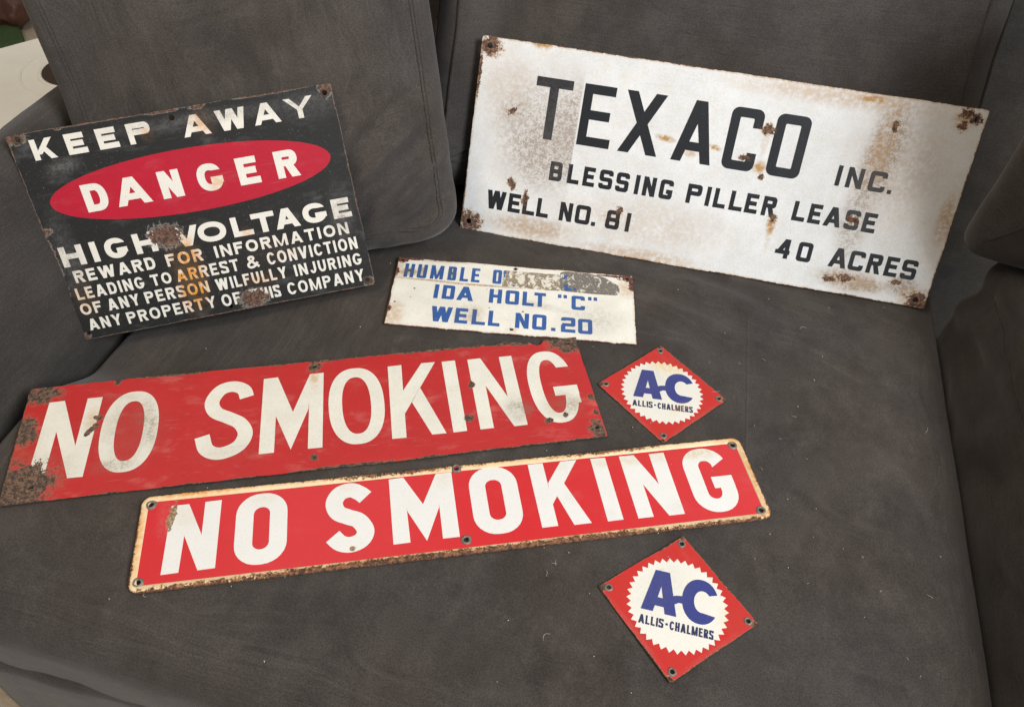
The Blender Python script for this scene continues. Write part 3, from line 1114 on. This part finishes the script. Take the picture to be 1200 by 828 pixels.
# ------------------------------------------------------------------ small white sign with blue lettering
w, h = 372.9, 152.8
hum = empty('lease_sign', flat_frame(-5.39, 905.77, .628, w, h, 2.6))
tag(hum, 'small white sign with blue lettering and a scraped top line', 'sign')
g = wear_group('wear_blue_white_sign', w, h, 3.7,
               chips=[(4, 150, 16, 10, 0), (22, 151, 18, 4, 0), (2, 118, 4, 9), (2, 34, 4, 7), (364, 146, 14, 8), (187, 10.4, 3.6, 3.2), (186, 146, 3.5, 3), (370, 130, 4, 14), (340, 148, 24, 2.5)],
               stains=[(10, 25, 26, 40, 0, .6), (8, 120, 16, 26, 0, .6), (40, 103.5, 60, 3, 0, .9), (120, 101, 90, 3, 0, 1.0), (362, 120, 22, 30, 0, .6), (130, 35, 26, 26, 0, .3), (187, 10, 12, 7, 0, .6)],
               grime=[(23, 120, 12, 14, 0, 1.2), (41, 122, 11, 18, 0, 1.3), (88, 124, 10, 16, 0, 1.3), (66, 122, 13, 16, 0, .5), (62, 103, 42, 3, 0, 1.2), (160, 102, 60, 3, 0, 1.2), (120, 34, 32, 30, 30, .5), (310, 45, 70, 50, 0, .45), (230, 66, 60, 12, -10, .4), (90, 60, 90, 60, 0, .2), (20, 118, 20, 12, 0, 1.0), (60, 150, 70, 5, 0, .7)],
               edge=(1.6, 1.0), edge_stain=.5, cn=.5, pits=.10, cs=.16)
H_white = enamel('aged_white_enamel', (.76, .735, .66), g, stain=(.44, .25, .09), grime=(.20, .165, .12), var=.34, scratch=.5, scuff_col=(.35, .30, .22), speck=.9, speck_col=(.35, .31, .25), halo_amt=.3, rust=((.045, .016, .010), (.17, .060, .035)), rough=.4)
H_blue = enamel('blue_lettering', (.022, .090, .31), g, stain=(.10, .10, .14), stain_amt=.5, grime=(.070, .080, .095), var=.25, speck=.7, scratch=.4, scuff_col=(.35, .38, .42), speck_col=(.20, .25, .35), halo_amt=.15, rough=.4)


def scraped(name, col, col2, white, k):
    m, nb, bs = new_mat(name)
    P = object_mm(nb)
    n = nb.noise(nb.stretch(P, (1, .7, 1)), .09, 6, .7, .6)
    n2 = nb.noise(P, .35, 4, .7)
    c = nb.mix(nb.ramp(n2, .35, .65), col, col2)
    c = nb.mix(nb.ramp(nb.math('ADD', n, nb.math('MULTIPLY', n2, .25)), k, k + .07), c, white)
    nb.put(bs.inputs['Base Color'], c)
    bs.inputs['Roughness'].default_value = .8
    bp = nb.node('ShaderNodeBump')
    bp.inputs['Strength'].default_value = .5
    bp.inputs['Distance'].default_value = .0006
    nb.put(bp.inputs['Height'], nb.math('ADD', n, n2))
    nb.put(bs.inputs['Normal'], bp.outputs[0])
    return m


S_tan = scraped('scraped_tan', (.20, .155, .105), (.30, .245, .17), (.66, .62, .52), .60)
S_grey = scraped('scraped_grey', (.095, .10, .105), (.23, .19, .14), (.62, .57, .48), .665)
holes = [circle(7, 145.2, 2.6), circle(187, 10.4, 2.6), circle(186, 145.8, 2.2), circle(364.5, 145, 2.6), circle(2.6, 34.6, 1.4)]
plate('plate', rough_rect(w, h, .9, 8, 4), holes, H_white, hum)


def ragged(x0, y0, x1, y1, amp, seed):
    P = resample(np.array([(x0, y0), (x1, y0), (x1, y1), (x0, y1)]), 3.0)
    return [(x + amp * mnoise.noise(Vector((x * .13, y * .13, seed))), y + amp * mnoise.noise(Vector((x * .13, y * .13, seed + 40)))) for x, y in P]


def patch(name, outline, mat, parent, z1):
    vs = [Vector(p) for p in outline]
    n = len(vs)
    r = delaunay_2d_cdt(vs, [(i, (i + 1) % n) for i in range(n)], [], 1, 1e-5, True)
    return slab(name, [tuple(v) for v in r[0]], [tuple(f) for f in r[2]], -.05, z1, mat, parent)


for x0, x1, s in ((167.5, 206.2, 1), (206.8, 257.0, 2)):
    patch('scraped_patch', ragged(x0, 103.0, x1, 140.5, 1.3, s), S_tan, hum, .25)
P_g = resample(np.array([(258.6, 104.5), (344, 103.5), (351, 110), (346, 127), (322, 146), (300, 149), (259, 149)]), 2.5)
patch('scraped_patch', [(x + 3.0 * mnoise.noise(Vector((x * .16, y * .16, 5))) + 1.6 * mnoise.noise(Vector((x * .5, y * .5, 9))), y + 3.0 * mnoise.noise(Vector((x * .16, y * .16, 45))) + 1.6 * mnoise.noise(Vector((x * .5, y * .5, 49)))) for x, y in P_g], S_grey, hum, .2)
fh = Font(6.4, 'rr', r=4.0, ri=.8)
lettering('lettering', letters([('H', 13.4, 28.2, 106, 31.6), ('U', 33.8, 48.4, 106.4, 31.8), ('M', 54.5, 74.4, 106.8, 32), ('B', 81.6, 94.6, 107, 32), ('L', 100.7, 113.6), ('E', 118.5, 131.5), None, ('O', 151.9, 165.6, 107.6, 32.4)], 107, 32.4, Font(5.3, 'rr', r=3.2, ri=.6)) + [None] +
          clip(letters([('L', 264.5, 275)], 105.5, 30, Font(5.3)), 0, 1, 119) + [None, B(278.5, 107, 282.5, 112.5), None, [(168.6, 122), (170.2, 124), (170.6, 131), (172.2, 138.5), (169, 138.8)], None, [(176, 131), (177.2, 138), (175, 139)], None, [(183, 104.2), (188, 104.4), (187, 107), (184.5, 106.6)], None, [(262, 131), (268, 134), (270, 141), (264, 139)]], H_blue, hum, .2)
lettering('lettering', letters([('I', 65, 71.4), ('D', 77.6, 96.3), ('A', 100, 125.4), None, ('H', 149.4, 168.6), ('O', 174.4, 195), ('L', 200.5, 218), ('T', 218.4, 236), None, ('"', 254.7, 268.5), ('C', 275.7, 296.2), ('"', 301.3, 315.1)], 63.8, 31, fh), H_blue, hum)
lettering('lettering', letters([('W', 65.8, 97.3, 14.2, 32), ('E', 102, 121), ('L', 127.3, 147.4), ('L', 151.7, 168.9), None, ('N', 191.9, 212), ('O', 217.3, 238.2), ('.', 245.6, 252), None, ('2', 260.2, 281.6, 14, 31.4), ('0', 285.7, 306.9, 13.6, 31.2)], 14.4, 32, fh), H_blue, hum)

# ------------------------------------------------------------------ flat rusty red NO SMOKING sign
w, h = 737.8, 182.9
ns1 = empty('no_smoking_sign', flat_frame(-243.53, 653.66, 14.349, w, h, 4.3))
tag(ns1, 'flat red NO SMOKING sign with a torn top edge and heavily rusted corners', 'sign')
g = wear_group('wear_flat_red_sign', w, h, 4.9,
               chips=[(20, 24, 40, 34, -10), (8, 108, 15, 24), (14, 168, 24, 15), (722, 172, 26, 16), (363.7, 172.6, 9, 8), (359.3, 19, 4.5, 4.5), (572, 112.4, 5.5, 6), (560, 55.5, 7, 6), (665, 36, 6, 5), (731.5, 70, 5, 6), (731.5, 42, 4, 4.5), (726, 16.4, 12, 11), (727, 16, 9, 15), (87, 101, 13, 3.6, 55), (92, 120, 5, 4), (107.7, 178, 4, 5), (690, 43, 4, 4), (640, 184.5, 54, 3.8), (400, 1, 60, 2.5), (660, 183, 24, 5), (706, 178, 14, 6)],
               stains=[(85, 118, 12, 30, 0, .6), (363, 150, 10, 26, 0, .8), (690, 60, 40, 40, 0, .15), (8, 90, 30, 80, 0, .4)],
               grime=[(133, 95, 60, 80, 0, .55), (155, 105, 18, 60, 10, .6), (120, 40, 40, 18, 0, .7), (628, 62, 26, 34, 0, .9), (640, 62, 14, 14, 0, 1.2), (690, 60, 40, 40, 0, .55), (50, 50, 50, 40, 0, .4), (110, 150, 40, 10, 0, .5), (250, 40, 60, 20, 0, .3), (700, 60, 30, 20, 0, .4)], edge=(1.7, 1.0), cn=.50, cs=.085)
RR = ((.036, .024, .018), (.15, .082, .048))
N_red = enamel('worn_red_enamel', (.43, .015, .015), g, halo=(.34, .09, .06), rust=RR, stain=(.30, .05, .02), grime=(.27, .07, .05), var=.30, scuff=.42, scuff_col=(.55, .24, .20), scratch=.6, rough=.36, speck=.2, speck_col=(.2, .05, .04), halo_amt=.5)
N_white = enamel('worn_white_lettering', (.68, .655, .575), g, rust=RR, stain=(.50, .28, .09), stain_amt=.75, grime=(.27, .23, .17), var=.30, scratch=.5, scuff_col=(.42, .36, .28), speck=.9, speck_col=(.40, .36, .29), rough=.4, halo_amt=.25)
top = [(738, 183.8), (709, 183.2), (699, 182), (690, 184.8), (683.5, 175.5), (677, 174), (671, 177.5), (667.4, 182), (662, 180), (656.8, 181), (650, 185.5), (640, 184.5), (632, 188), (624, 185.5), (617.5, 182.5), (611, 182.2), (604, 183.5), (597, 187), (588, 185.6)]
outl = [(0, 0)]
for i in range(1, 60):
    x = w * i / 60
    outl.append((x, .5 + .9 * mnoise.noise(Vector((x * .07, 3, 1))) - (1.2 if 400 < x < 520 else 0)))
outl += [(w, .5)]
for i in range(1, 18):
    y = h * i / 18
    outl.append((w - 1.0 - 1.4 * abs(mnoise.noise(Vector((y * .11, 9, 4)))) * (1 + (y < 80)), y))
outl += top
for i in range(1, 60):
    x = 586 - (586 - 116) * i / 60
    outl.append((x, 182.9 + .8 * mnoise.noise(Vector((x * .06, 5, 2))) + 2.4 * max(0, (x - 250) / 340)))
outl += [(112, 181), (110.5, 177), (108.8, 174.5), (106.8, 175), (106.2, 178.5), (104, 181.5)]
for i in range(1, 14):
    x = 104 - 102 * i / 14
    outl.append((x, 181.6 + .6 * mnoise.noise(Vector((x * .1, 2, 7))) - 1.5 * (1 - x / 104)))
outl += [(2.5, 180)]
for i in range(1, 18):
    y = 180 * (1 - i / 18)
    outl.append((.8 + 1.4 * mnoise.noise(Vector((y * .08, 6, 3))), y))
holes = [[(x + r_ * math.cos(a_ + .5), y + r_ * (.7 + .3 * math.cos(2 * a_)) * math.sin(a_ + .5)) for a_ in [2 * math.pi * q / 12 for q in range(12)]] for x, y, r_ in ((363.7, 172.6, 3.4), (359.3, 19, 1.7), (725.9, 16.4, 3.0), (32.1, 21.1, 2.8), (723.5, 172, 3.0), (13.5, 165, 2.2))]
plate('plate', outl, holes, N_red, ns1, 1.2)
fn = Font(17.6, 'el', e=2.35, tv=16.5)
P_ = []
P_ += [[(28.6, 153), (47, 153.6), (43.6, 29.5), (25, 29.5)], [(47, 153.6), (28.6, 153), (70.9, 29.3), (88.1, 28.9)], [(74.6, 153.8), (92.8, 154), (88.1, 28.9), (70.5, 29.3)]]
P_ += shift(glyph('O', 68.6, 129, fn), 98.6, 29.2)
P_ += [None]
P_ += stroke(spline([(275, 129.5), (270.5, 143), (257, 150.5), (241, 146), (231.2, 127), (236.5, 109), (253, 97.5), (268, 86), (275, 68), (266.5, 49.5), (245.5, 41.3), (229, 49.5), (222.2, 71)]), 18.4)
P_ += [[(296, 158.7), (314.5, 159.6), (310.8, 33.5), (292.3, 33.7)], [(314.5, 159.6), (334.1, 96.2), (331.1, 35.5), (311.3, 95.5), (309, 158)], [(356.9, 159.8), (334.1, 96.2), (331.1, 35.5), (353.8, 98.5), (360, 159)], [(356.9, 159.8), (375.2, 160), (370.2, 33.4), (352.2, 33.7)]]
P_ += shift(glyph('O', 72.8, 130.5, fn), 379.9, 32.4)
P_ += [[(462.2, 160.1), (481, 160.7), (476.3, 34.4), (458, 34.7)], [(478, 74), (477.5, 111), (508.8, 160.5), (527.8, 160.4)], [(489, 92), (502.4, 116), (528, 34.4), (509.3, 34.7)]]
P_ += [[(537.3, 159.7), (556, 159.9), (555, 34.6), (537, 34.3)]]
P_ += [[(573.5, 159), (592, 159.4), (590.5, 34.4), (572.5, 34.4)], [(592, 159.4), (573.5, 159), (617.5, 33.6), (635.5, 33.8)], [(618.5, 158.4), (636.5, 158.6), (635.5, 33.8), (617.5, 33.6)]]
gg = fn.ring(650.5, 31.0, 715.5, 161)
P_ += shift([], 0, 0) + clip(gg, 1, 0, 683) + clip(gg, 0, -1, -128.5) + clip(gg, 0, 1, 78) + [B(683.2, 77.5, 717, 93.5), B(698.6, 62, 716.2, 78)]
lettering('lettering', P_, N_white, ns1)

# ------------------------------------------------------------------ rolled-edge red NO SMOKING sign
w, h = 749.7, 124.1
ns2 = empty('no_smoking_sign', flat_frame(-41.1, 528.9, 13.221, w, h, 3.4))
tag(ns2, 'glossy red NO SMOKING sign with a raised rusty white rim and grommets', 'sign')
g = wear_group('wear_rimmed_red_sign', w, h, 6.2, chips=[(36.5, 92, 4.2, 18, -7), (242, 24, 4, 3)],
               stains=[(138, 104, 28, 14, 0, .30), (355, 105, 18, 18, 0, .42), (610, 106, 170, 13, 0, .55), (690, 104, 30, 16, 0, .5), (52, 92, 24, 26, 0, .35), (242, 24, 6, 5, 0, 1.0), (238, 108, 20, 10, 0, .3)],
               grime=[(745, 60, 20, 40, 0, .2), (635, 30, 24, 16, 0, .35), (550, 30, 14, 14, 0, .3), (510, 62, 18, 14, 0, .3), (28, 90, 12, 40, 0, .5)], edge=(.6, 1.0), cn=.5, cs=.2)
g2 = wear_group('wear_rim', w, h, 7.7, chips=[(w / 2, .2, 420, 4.6), (300, .6, 200, 6.0), (w + .5, 30, 3.0, 42), (-.5, 40, 2.6, 60), (w / 2, h + .8, 380, 2.6), (480, -.3, 150, 6.5), (300, h, 90, 5.5), (560, h, 70, 4.5)],
                stains=[(w / 2, 0, 450, 11, 0, 1.0), (0, h / 2, 12, 90, 0, 1.0), (w, h / 2, 12, 90, 0, 1.0), (w / 2, h, 420, 10, 0, .55), (60, h, 90, 14, 0, 1.0), (w, h, 60, 20, 0, .8), (w, 0, 60, 20, 0, .8)], edge=(1.5, 1.0), cn=.75, cs=.16)
RB = ((.050, .022, .012), (.22, .095, .04))
R_red = enamel('glossy_red_enamel', (.54, .013, .017), g, coat=.35, stain=(.42, .06, .02), stain_amt=.25, grime=(.50, .10, .10), var=.12, rough=.2, halo_amt=.1, scuff=.05, scuff_col=(.65, .3, .28), rust=((.15, .10, .05), (.34, .24, .13)))
R_white = enamel('clean_white_lettering', (.69, .675, .64), g, coat=.35, stain=(.52, .42, .20), stain_amt=.75, grime=(.48, .45, .38), var=.08, rough=.24, speck=.18, speck_col=(.5, .46, .38), halo_amt=.15, rust=((.15, .10, .05), (.34, .24, .13)))
R_rim = enamel('rusty_cream_rim', (.72, .575, .36), g2, stain=(.60, .27, .06), rust=RB, var=.35, rough=.35, halo=(.42, .22, .08), halo_amt=.7, speck=.4, speck_col=(.30, .16, .07))
gh = [(11, 112), (9.8, 12), (372.4, 120.0), (372.2, 18.5), (737.4, 112.6), (738.0, 12.2)]
plate('plate', rrect_path(2, 2, w - 2, h - 2, 11, 6), [circle(x, y, 4.2) for x, y in gh[:2] + gh[3:]] + [circle(372.4, 118.0, 3.2)], R_red, ns2, 1.2)
# rolled rim: a profile swept round the rounded rectangle
prof = [(0, -2.2), (-.3, -.6), (.2, .8), (1.4, 1.6), (3.2, 1.8), (5.2, 1.3), (6.8, .7), (8.2, .35), (8.4, -.05)]
O_ = resample(np.array(rrect_path(0, 0, w, h, 13, 10)), 3.0)
n = len(O_)
vv = []
for i, (d_, z_) in enumerate(prof):
    Pp = inset(O_, d_)
    for j in range(n):
        k_ = .35 * mnoise.noise(Vector((Pp[j][0] * .05, Pp[j][1] * .05, 2)))
        vv.append((Pp[j][0] / 1000, Pp[j][1] / 1000, (z_ + (k_ if 1 < i < 7 else 0)) / 1000))
ff = []
for i in range(len(prof) - 1):
    for j in range(n):
        j2 = (j + 1) % n
        m_ = [vv[q] for q in (i * n + j, i * n + j2, (i + 1) * n + j2, (i + 1) * n + j)]
        if i > 2 and math.hypot(sum(q[0] for q in m_) * 250 - 372.4, sum(q[1] for q in m_) * 250 - 119.6) < 5.2:
            continue        # hole punched through the rim
        ff.append((i * n + j, i * n + j2, (i + 1) * n + j2, (i + 1) * n + j))
mesh_obj('rim', vv, ff, R_rim, ns2, True)
fr = Font(20.0, 'rr', r=27, ri=9.2, tv=19)
P_ = []
P_ += [[(34.8, 107.4), (54.4, 107.6), (51.5, 18.8), (32.8, 18.4)], [(54.4, 107.6), (36, 107.4), (71.7, 19), (90.4, 19.4)], [(72.6, 108.3), (91.2, 108.7), (90.4, 19.4), (71.7, 19)]]
P_ += shift(glyph('O', 58.6, 94.5, fr), 109.1, 17.4)
P_ += [None]
P_ += stroke(spline([(259, 91.5), (252, 98.5), (242, 103.8), (229, 100.5), (222, 88), (226, 74), (238, 66.5), (250, 60), (257.3, 46), (252.5, 34.5), (240.5, 29.5), (228.5, 32.5), (219.5, 42.5)]), 20.2)
P_ += [[(288.2, 113.6), (306, 114.3), (307.8, 23.4), (288.1, 23.1)], [(306, 114.3), (326.7, 73.1), (327, 23), (307.5, 65.5), (302, 113)], [(346.1, 114.8), (326.7, 73.1), (327, 23), (345.4, 66.5), (350, 114)], [(346.1, 114.8), (365.6, 115.1), (365.4, 23.5), (345.6, 23.6)]]
P_ += shift(glyph('O', 60, 95, fr), 384.6, 21.4)
P_ += [[(462.6, 114.6), (482, 114.8), (483.5, 23), (464, 23)], [(482, 52), (483, 84), (505, 114.4), (526, 114.4)], [(490, 66), (502, 84), (524.5, 21.8), (503, 21.8)]]
P_ += [[(544.2, 113.8), (563.6, 113.4), (564.1, 21.6), (544.5, 21.4)]]
P_ += [[(582, 113), (601.5, 112.8), (602, 20.6), (582.6, 20.6)], [(601.5, 112.8), (583, 113), (621.5, 19.8), (641.5, 19.8)], [(622, 112), (641.8, 112), (641.5, 19.8), (621.5, 19.8)]]
gg = fr.ring(660.6, 16.6, 718.4, 112.2)
P_ += clip(gg, 1, 0, 689.5) + clip(clip(gg, -1, 0, -689), .62, -1, .62 * 700.7 - 83.4) + clip(gg, 0, 1, 44) + [B(691.5, 50.8, 719, 67.6), B(699, 42, 718.6, 51)]
lettering('lettering', P_, R_white, ns2)
for i, (x, y) in enumerate(gh):
    grommet(x, y if i != 2 else 119.4, 6.6, 3.2, ns2, None, 1.6 if i != 2 else 2.6, i * 1.7)

# ------------------------------------------------------------------ the two red diamond signs


def diamond(cx, cy, ang, z, seed, label, stains):
    w = 127.4
    o = empty('diamond_sign', flat_frame(cx, cy, ang, w, w, z))
    tag(o, label, 'sign', 'small red diamond signs')
    g = wear_group('wear_diamond_sign', w, w, seed, chips=[(3, 3, 5, 5), (w - 2, w - 3, 4, 5), (w - 2, 2, 5, 4), (2, w - 2, 4, 5)], stains=stains,
                   grime=[(64, 2, 70, 6, 0, .5), (w - 2, 64, 6, 70, 0, .4), (40, 60, 40, 60, 0, .15)], edge=(1.2, 1.0), cn=.5, cs=.2)
    red = enamel('diamond_red', (.47, .018, .013), g, stain=(.30, .05, .03), stain_amt=.35, grime=(.35, .10, .08), var=.15, rough=.3, halo=(.5, .3, .25), halo_amt=.3, scuff=.10, scuff_col=(.6, .25, .2))
    wht = enamel('diamond_white', (.68, .655, .58), g, stain=(.66, .50, .24), var=.10, rough=.3, speck=.5, speck_col=(.42, .40, .34))
    blu = enamel('diamond_blue', (.030, .040, .19), g, var=.2, rough=.3, speck=.3, speck_col=(.2, .22, .35))
    nav = enamel('diamond_navy', (.022, .026, .075), g, var=.2, rough=.3)
    gh = [(7.3, 118.6), (119.4, 119.6), (118.8, 9.4), (7.2, 9.4)]
    plate('plate', rrect_path(0, 0, w, w, 1.6, 3), [circle(x, y, 3.2) for x, y in gh], red, o, 1.2)
    c = w / 2
    T = 40
    star = []
    for i in range(T):
        a0, a1 = 2 * math.pi * i / T, 2 * math.pi * (i + 1) / T
        am = (a0 + a1) / 2
        rr = 57.6
        star.append([(c, c), (c + 52.4 * math.cos(a0), c + 52.4 * math.sin(a0)), (c + rr * math.cos(am), c + rr * math.sin(am)), (c + 52.4 * math.cos(a1), c + 52.4 * math.sin(a1))])
    lettering('sunburst', star, wht, o, 0, .25)
    # lettering is written along the diagonal of the plate
    s2 = math.sqrt(.5)

    def rot(polys):
        return [[(c + (x - y) * s2, c + (x + y) * s2) for x, y in p] for p in polys]
    A_ = [[(-40, -14.5), (-26.5, -14.5), (-19.6, 18), (-11.5, 37), (-28, 37)], [(-13.2, -15), (-.2, -15), (-11.5, 37), (-19.6, 18)], [(-22.5, 18), (-16.5, 18), (-11.5, 37), (-28, 37)],
          [(-29, -7), (-10, -7), (-12, 3.5), (-28, 3.5)]]
    dash = [[(-6, -1.5), (-1.5, .5), (1, 2.5), (8, 2.6), (8, 12.4), (-2, 10.5), (-6, 9)]]
    ring_o = sup_path(4.6, -17.2, 45.5, 37.2, 2.1, 60)
    ring_i = sup_path(18, -3.4, 37, 23.4, 2.1, 60)
    C_ = [[ring_o[j], ring_o[(j + 1) % 60], ring_i[(j + 1) % 60], ring_i[j]] for j in range(60)]
    Cc = clip(C_, 1, 0, 26) + clip(clip(C_, -1, 0, -25.5), .35, -1, .35 * 27.9 - 16.8) + clip(clip(C_, -1, 0, -25.5), .107, 1, .107 * 27.2 - 3.2)
    lettering('emblem', rot(A_ + dash + Cc), blu, o, .25)
    Ft = Font(1.95, 'el', e=2.2)
    tx = word('ALLIS', -41, -13.5, -31.6, 10.4, Ft, .16) + [B(-11.2, -27.4, -8.6, -25.0), None] + word('CHALMERS', -6.5, 41.5, -31.6, 10.4, Ft, .16)
    tx = [q for q in tx if q is not None]
    lettering('lettering', rot(tx), nav, o, .25)
    for i, (x, y) in enumerate(gh):
        grommet(x, y, 5.0, 2.6, o, None, 1.2, i + seed)
    return o


diamond(212.45, 744.53, -47.61, 2.5, 8.3, 'red diamond sign above the right end of the rimmed sign, yellowed at its top', [(36, 108, 44, 20, 45, .9), (100, 60, 14, 30, 0, .25)])
diamond(210.05, 428.94, -53.85, 2.5, 9.9, 'red diamond sign nearest the front of the seat, yellowed at its right', [(112, 108, 28, 26, 45, .7), (20, 20, 16, 16, 0, .3)])

# ------------------------------------------------------------------ lint and flakes on the suede
lint = MB()
rng = random.Random(11)


def fibre(x, y, L, a, bend, r, z=.0022):
    pts = []
    for i in range(6):
        s = i / 5
        w_ = a + bend * (s - .5)
        pts.append((x + L * (s - .5) * math.cos(w_), y + L * (s - .5) * math.sin(w_), z + .0012 * math.sin(math.pi * s)))
    lint.add(*tube(pts, [r * (.5 + .5 * math.sin(math.pi * (.1 + .8 * i / 5))) for i in range(6)], False, 4))


for _ in range(100):
    x, y = rng.uniform(-.45, .58), rng.uniform(.22, 1.0)
    if rng.random() < .4:
        x, y = rng.choice(((.30, .62), (.42, .52), (.05, .38), (.36, .86))) + np.array((rng.gauss(0, .06), rng.gauss(0, .06)))
    if rng.random() < .33:
        fibre(x, y, rng.choice((.004, .005, .006, .008, .013)), rng.uniform(0, 6.28), rng.gauss(0, .5), .00018)
    else:
        fibre(x, y, rng.uniform(.0007, .002), rng.uniform(0, 6.28), 0, rng.uniform(.00025, .0006))
lo = lint.build('lint', M_lint)
tag(lo, 'white lint and stray hairs scattered over the seat', None, None, 'stuff')
fl_ = MB()
P0 = resample(np.array([(0, 0), (.016, .001), (.019, .006), (.011, .0075), (.003, .006)]), .0015)
n = len(P0)
base = Vector((-.319, .587, .0015))
vv = [(base.x + p[0], base.y + p[1], base.z + .0015 + .001 * mnoise.noise(Vector((p[0] * 300, p[1] * 300, 0)))) for p in P0] + [(base.x + p[0], base.y + p[1], base.z) for p in P0]
fl_.add(vv, [tuple(range(n)), tuple(range(n, 2 * n))[::-1]] + [(i, i + n, (i + 1) % n + n, (i + 1) % n) for i in range(n)])
tag(fl_.build('paint_flake', M_lint), 'small white flake lying in the gap between the two NO SMOKING signs', 'flake')

# ------------------------------------------------------------------ things beyond the left arm
tub = empty('plastic_tub', Matrix.Translation((-1.005, 1.605, -.45)) @ Matrix.Rotation(math.radians(48), 4, 'Z'))
tag(tub, 'cream plastic tub with ring grooves on its lid, beyond the left arm of the sofa', 'tub')
V, F, P = puff(fillet([(-.24, -.20), (.24, -.20), (.24, .20), (-.24, .20)], [.07] * 4), .33, 0.0, .02, 0, .015, 6)
mesh_obj('body', V, F, M_plastic, tub, True)
V, F, P = puff(fillet([(-.255, -.215), (.255, -.215), (.255, .215), (-.255, .215)], [.08] * 4), .365, .325, .014, .004, .012, 20)
lid = mesh_obj('lid', V, F, M_plastic, tub, True)
for rr, hh in ((.118, .004), (.079, .006)):
    a, f = tube([(rr * math.cos(q * math.pi / 24), rr * math.sin(q * math.pi / 24), .367) for q in range(48)], hh, True, 8)
    mesh_obj('ridge', a, f, M_plastic, lid, True)
k = 40
mesh_obj('shade_disc', [(.075 * math.cos(q * 2 * math.pi / k), .075 * math.sin(q * 2 * math.pi / k), .3695 + .0012) for q in range(k)] + [(.075 * math.cos(q * 2 * math.pi / k), .075 * math.sin(q * 2 * math.pi / k), .360) for q in range(k)],
         [tuple(range(k))] + [(i, i + k, (i + 1) % k + k, (i + 1) % k) for i in range(k)], M_dark, lid)  # solid dark disc on the lid, painted as the shade of a hole

bag = empty('bag', Matrix.Translation((-1.76, 2.50, -.45)))
tag(bag, 'small rumpled dark brown bag on the floor, beyond the cream tub', 'bag')
V, F, P = puff(fillet([(-.11, -.06), (.11, -.07), (.10, .07), (-.10, .06)], [.04] * 4), .11, 0.0, .045, .01, .008, 16)
V = wrinkle(V, lambda p: np.array([.012 * fb(p, 14), .012 * fb((p[1], p[2], p[0]), 14), .016 * fb((p[2], p[0], p[1]), 18)]))
bb = mesh_obj('body', V, F, M_brown, bag, True)
a, f = tube([(.07 * math.cos(q * math.pi / 12), -.02, .10 + .05 * math.sin(q * math.pi / 12)) for q in range(13)], .006, False, 8)
mesh_obj('strap', a, f, M_brown, bag, True)
V, F, P = puff(fillet([(-.16, -.09), (.16, -.11), (.14, .10), (-.15, .09)], [.04] * 4), .022, 0.0, .010, .006, .010, 16)
V = wrinkle(V, lambda p: np.array([0, 0, .010 * abs(fb(p, 12))]))
cl = mesh_obj('cloth', V, F, M_green, None, True)
cl.location = (-1.78, 2.33, -.449)
cl.rotation_euler = (0, 0, .5)
tag(cl, 'folded green cloth on the floor just behind the cream tub', 'cloth')
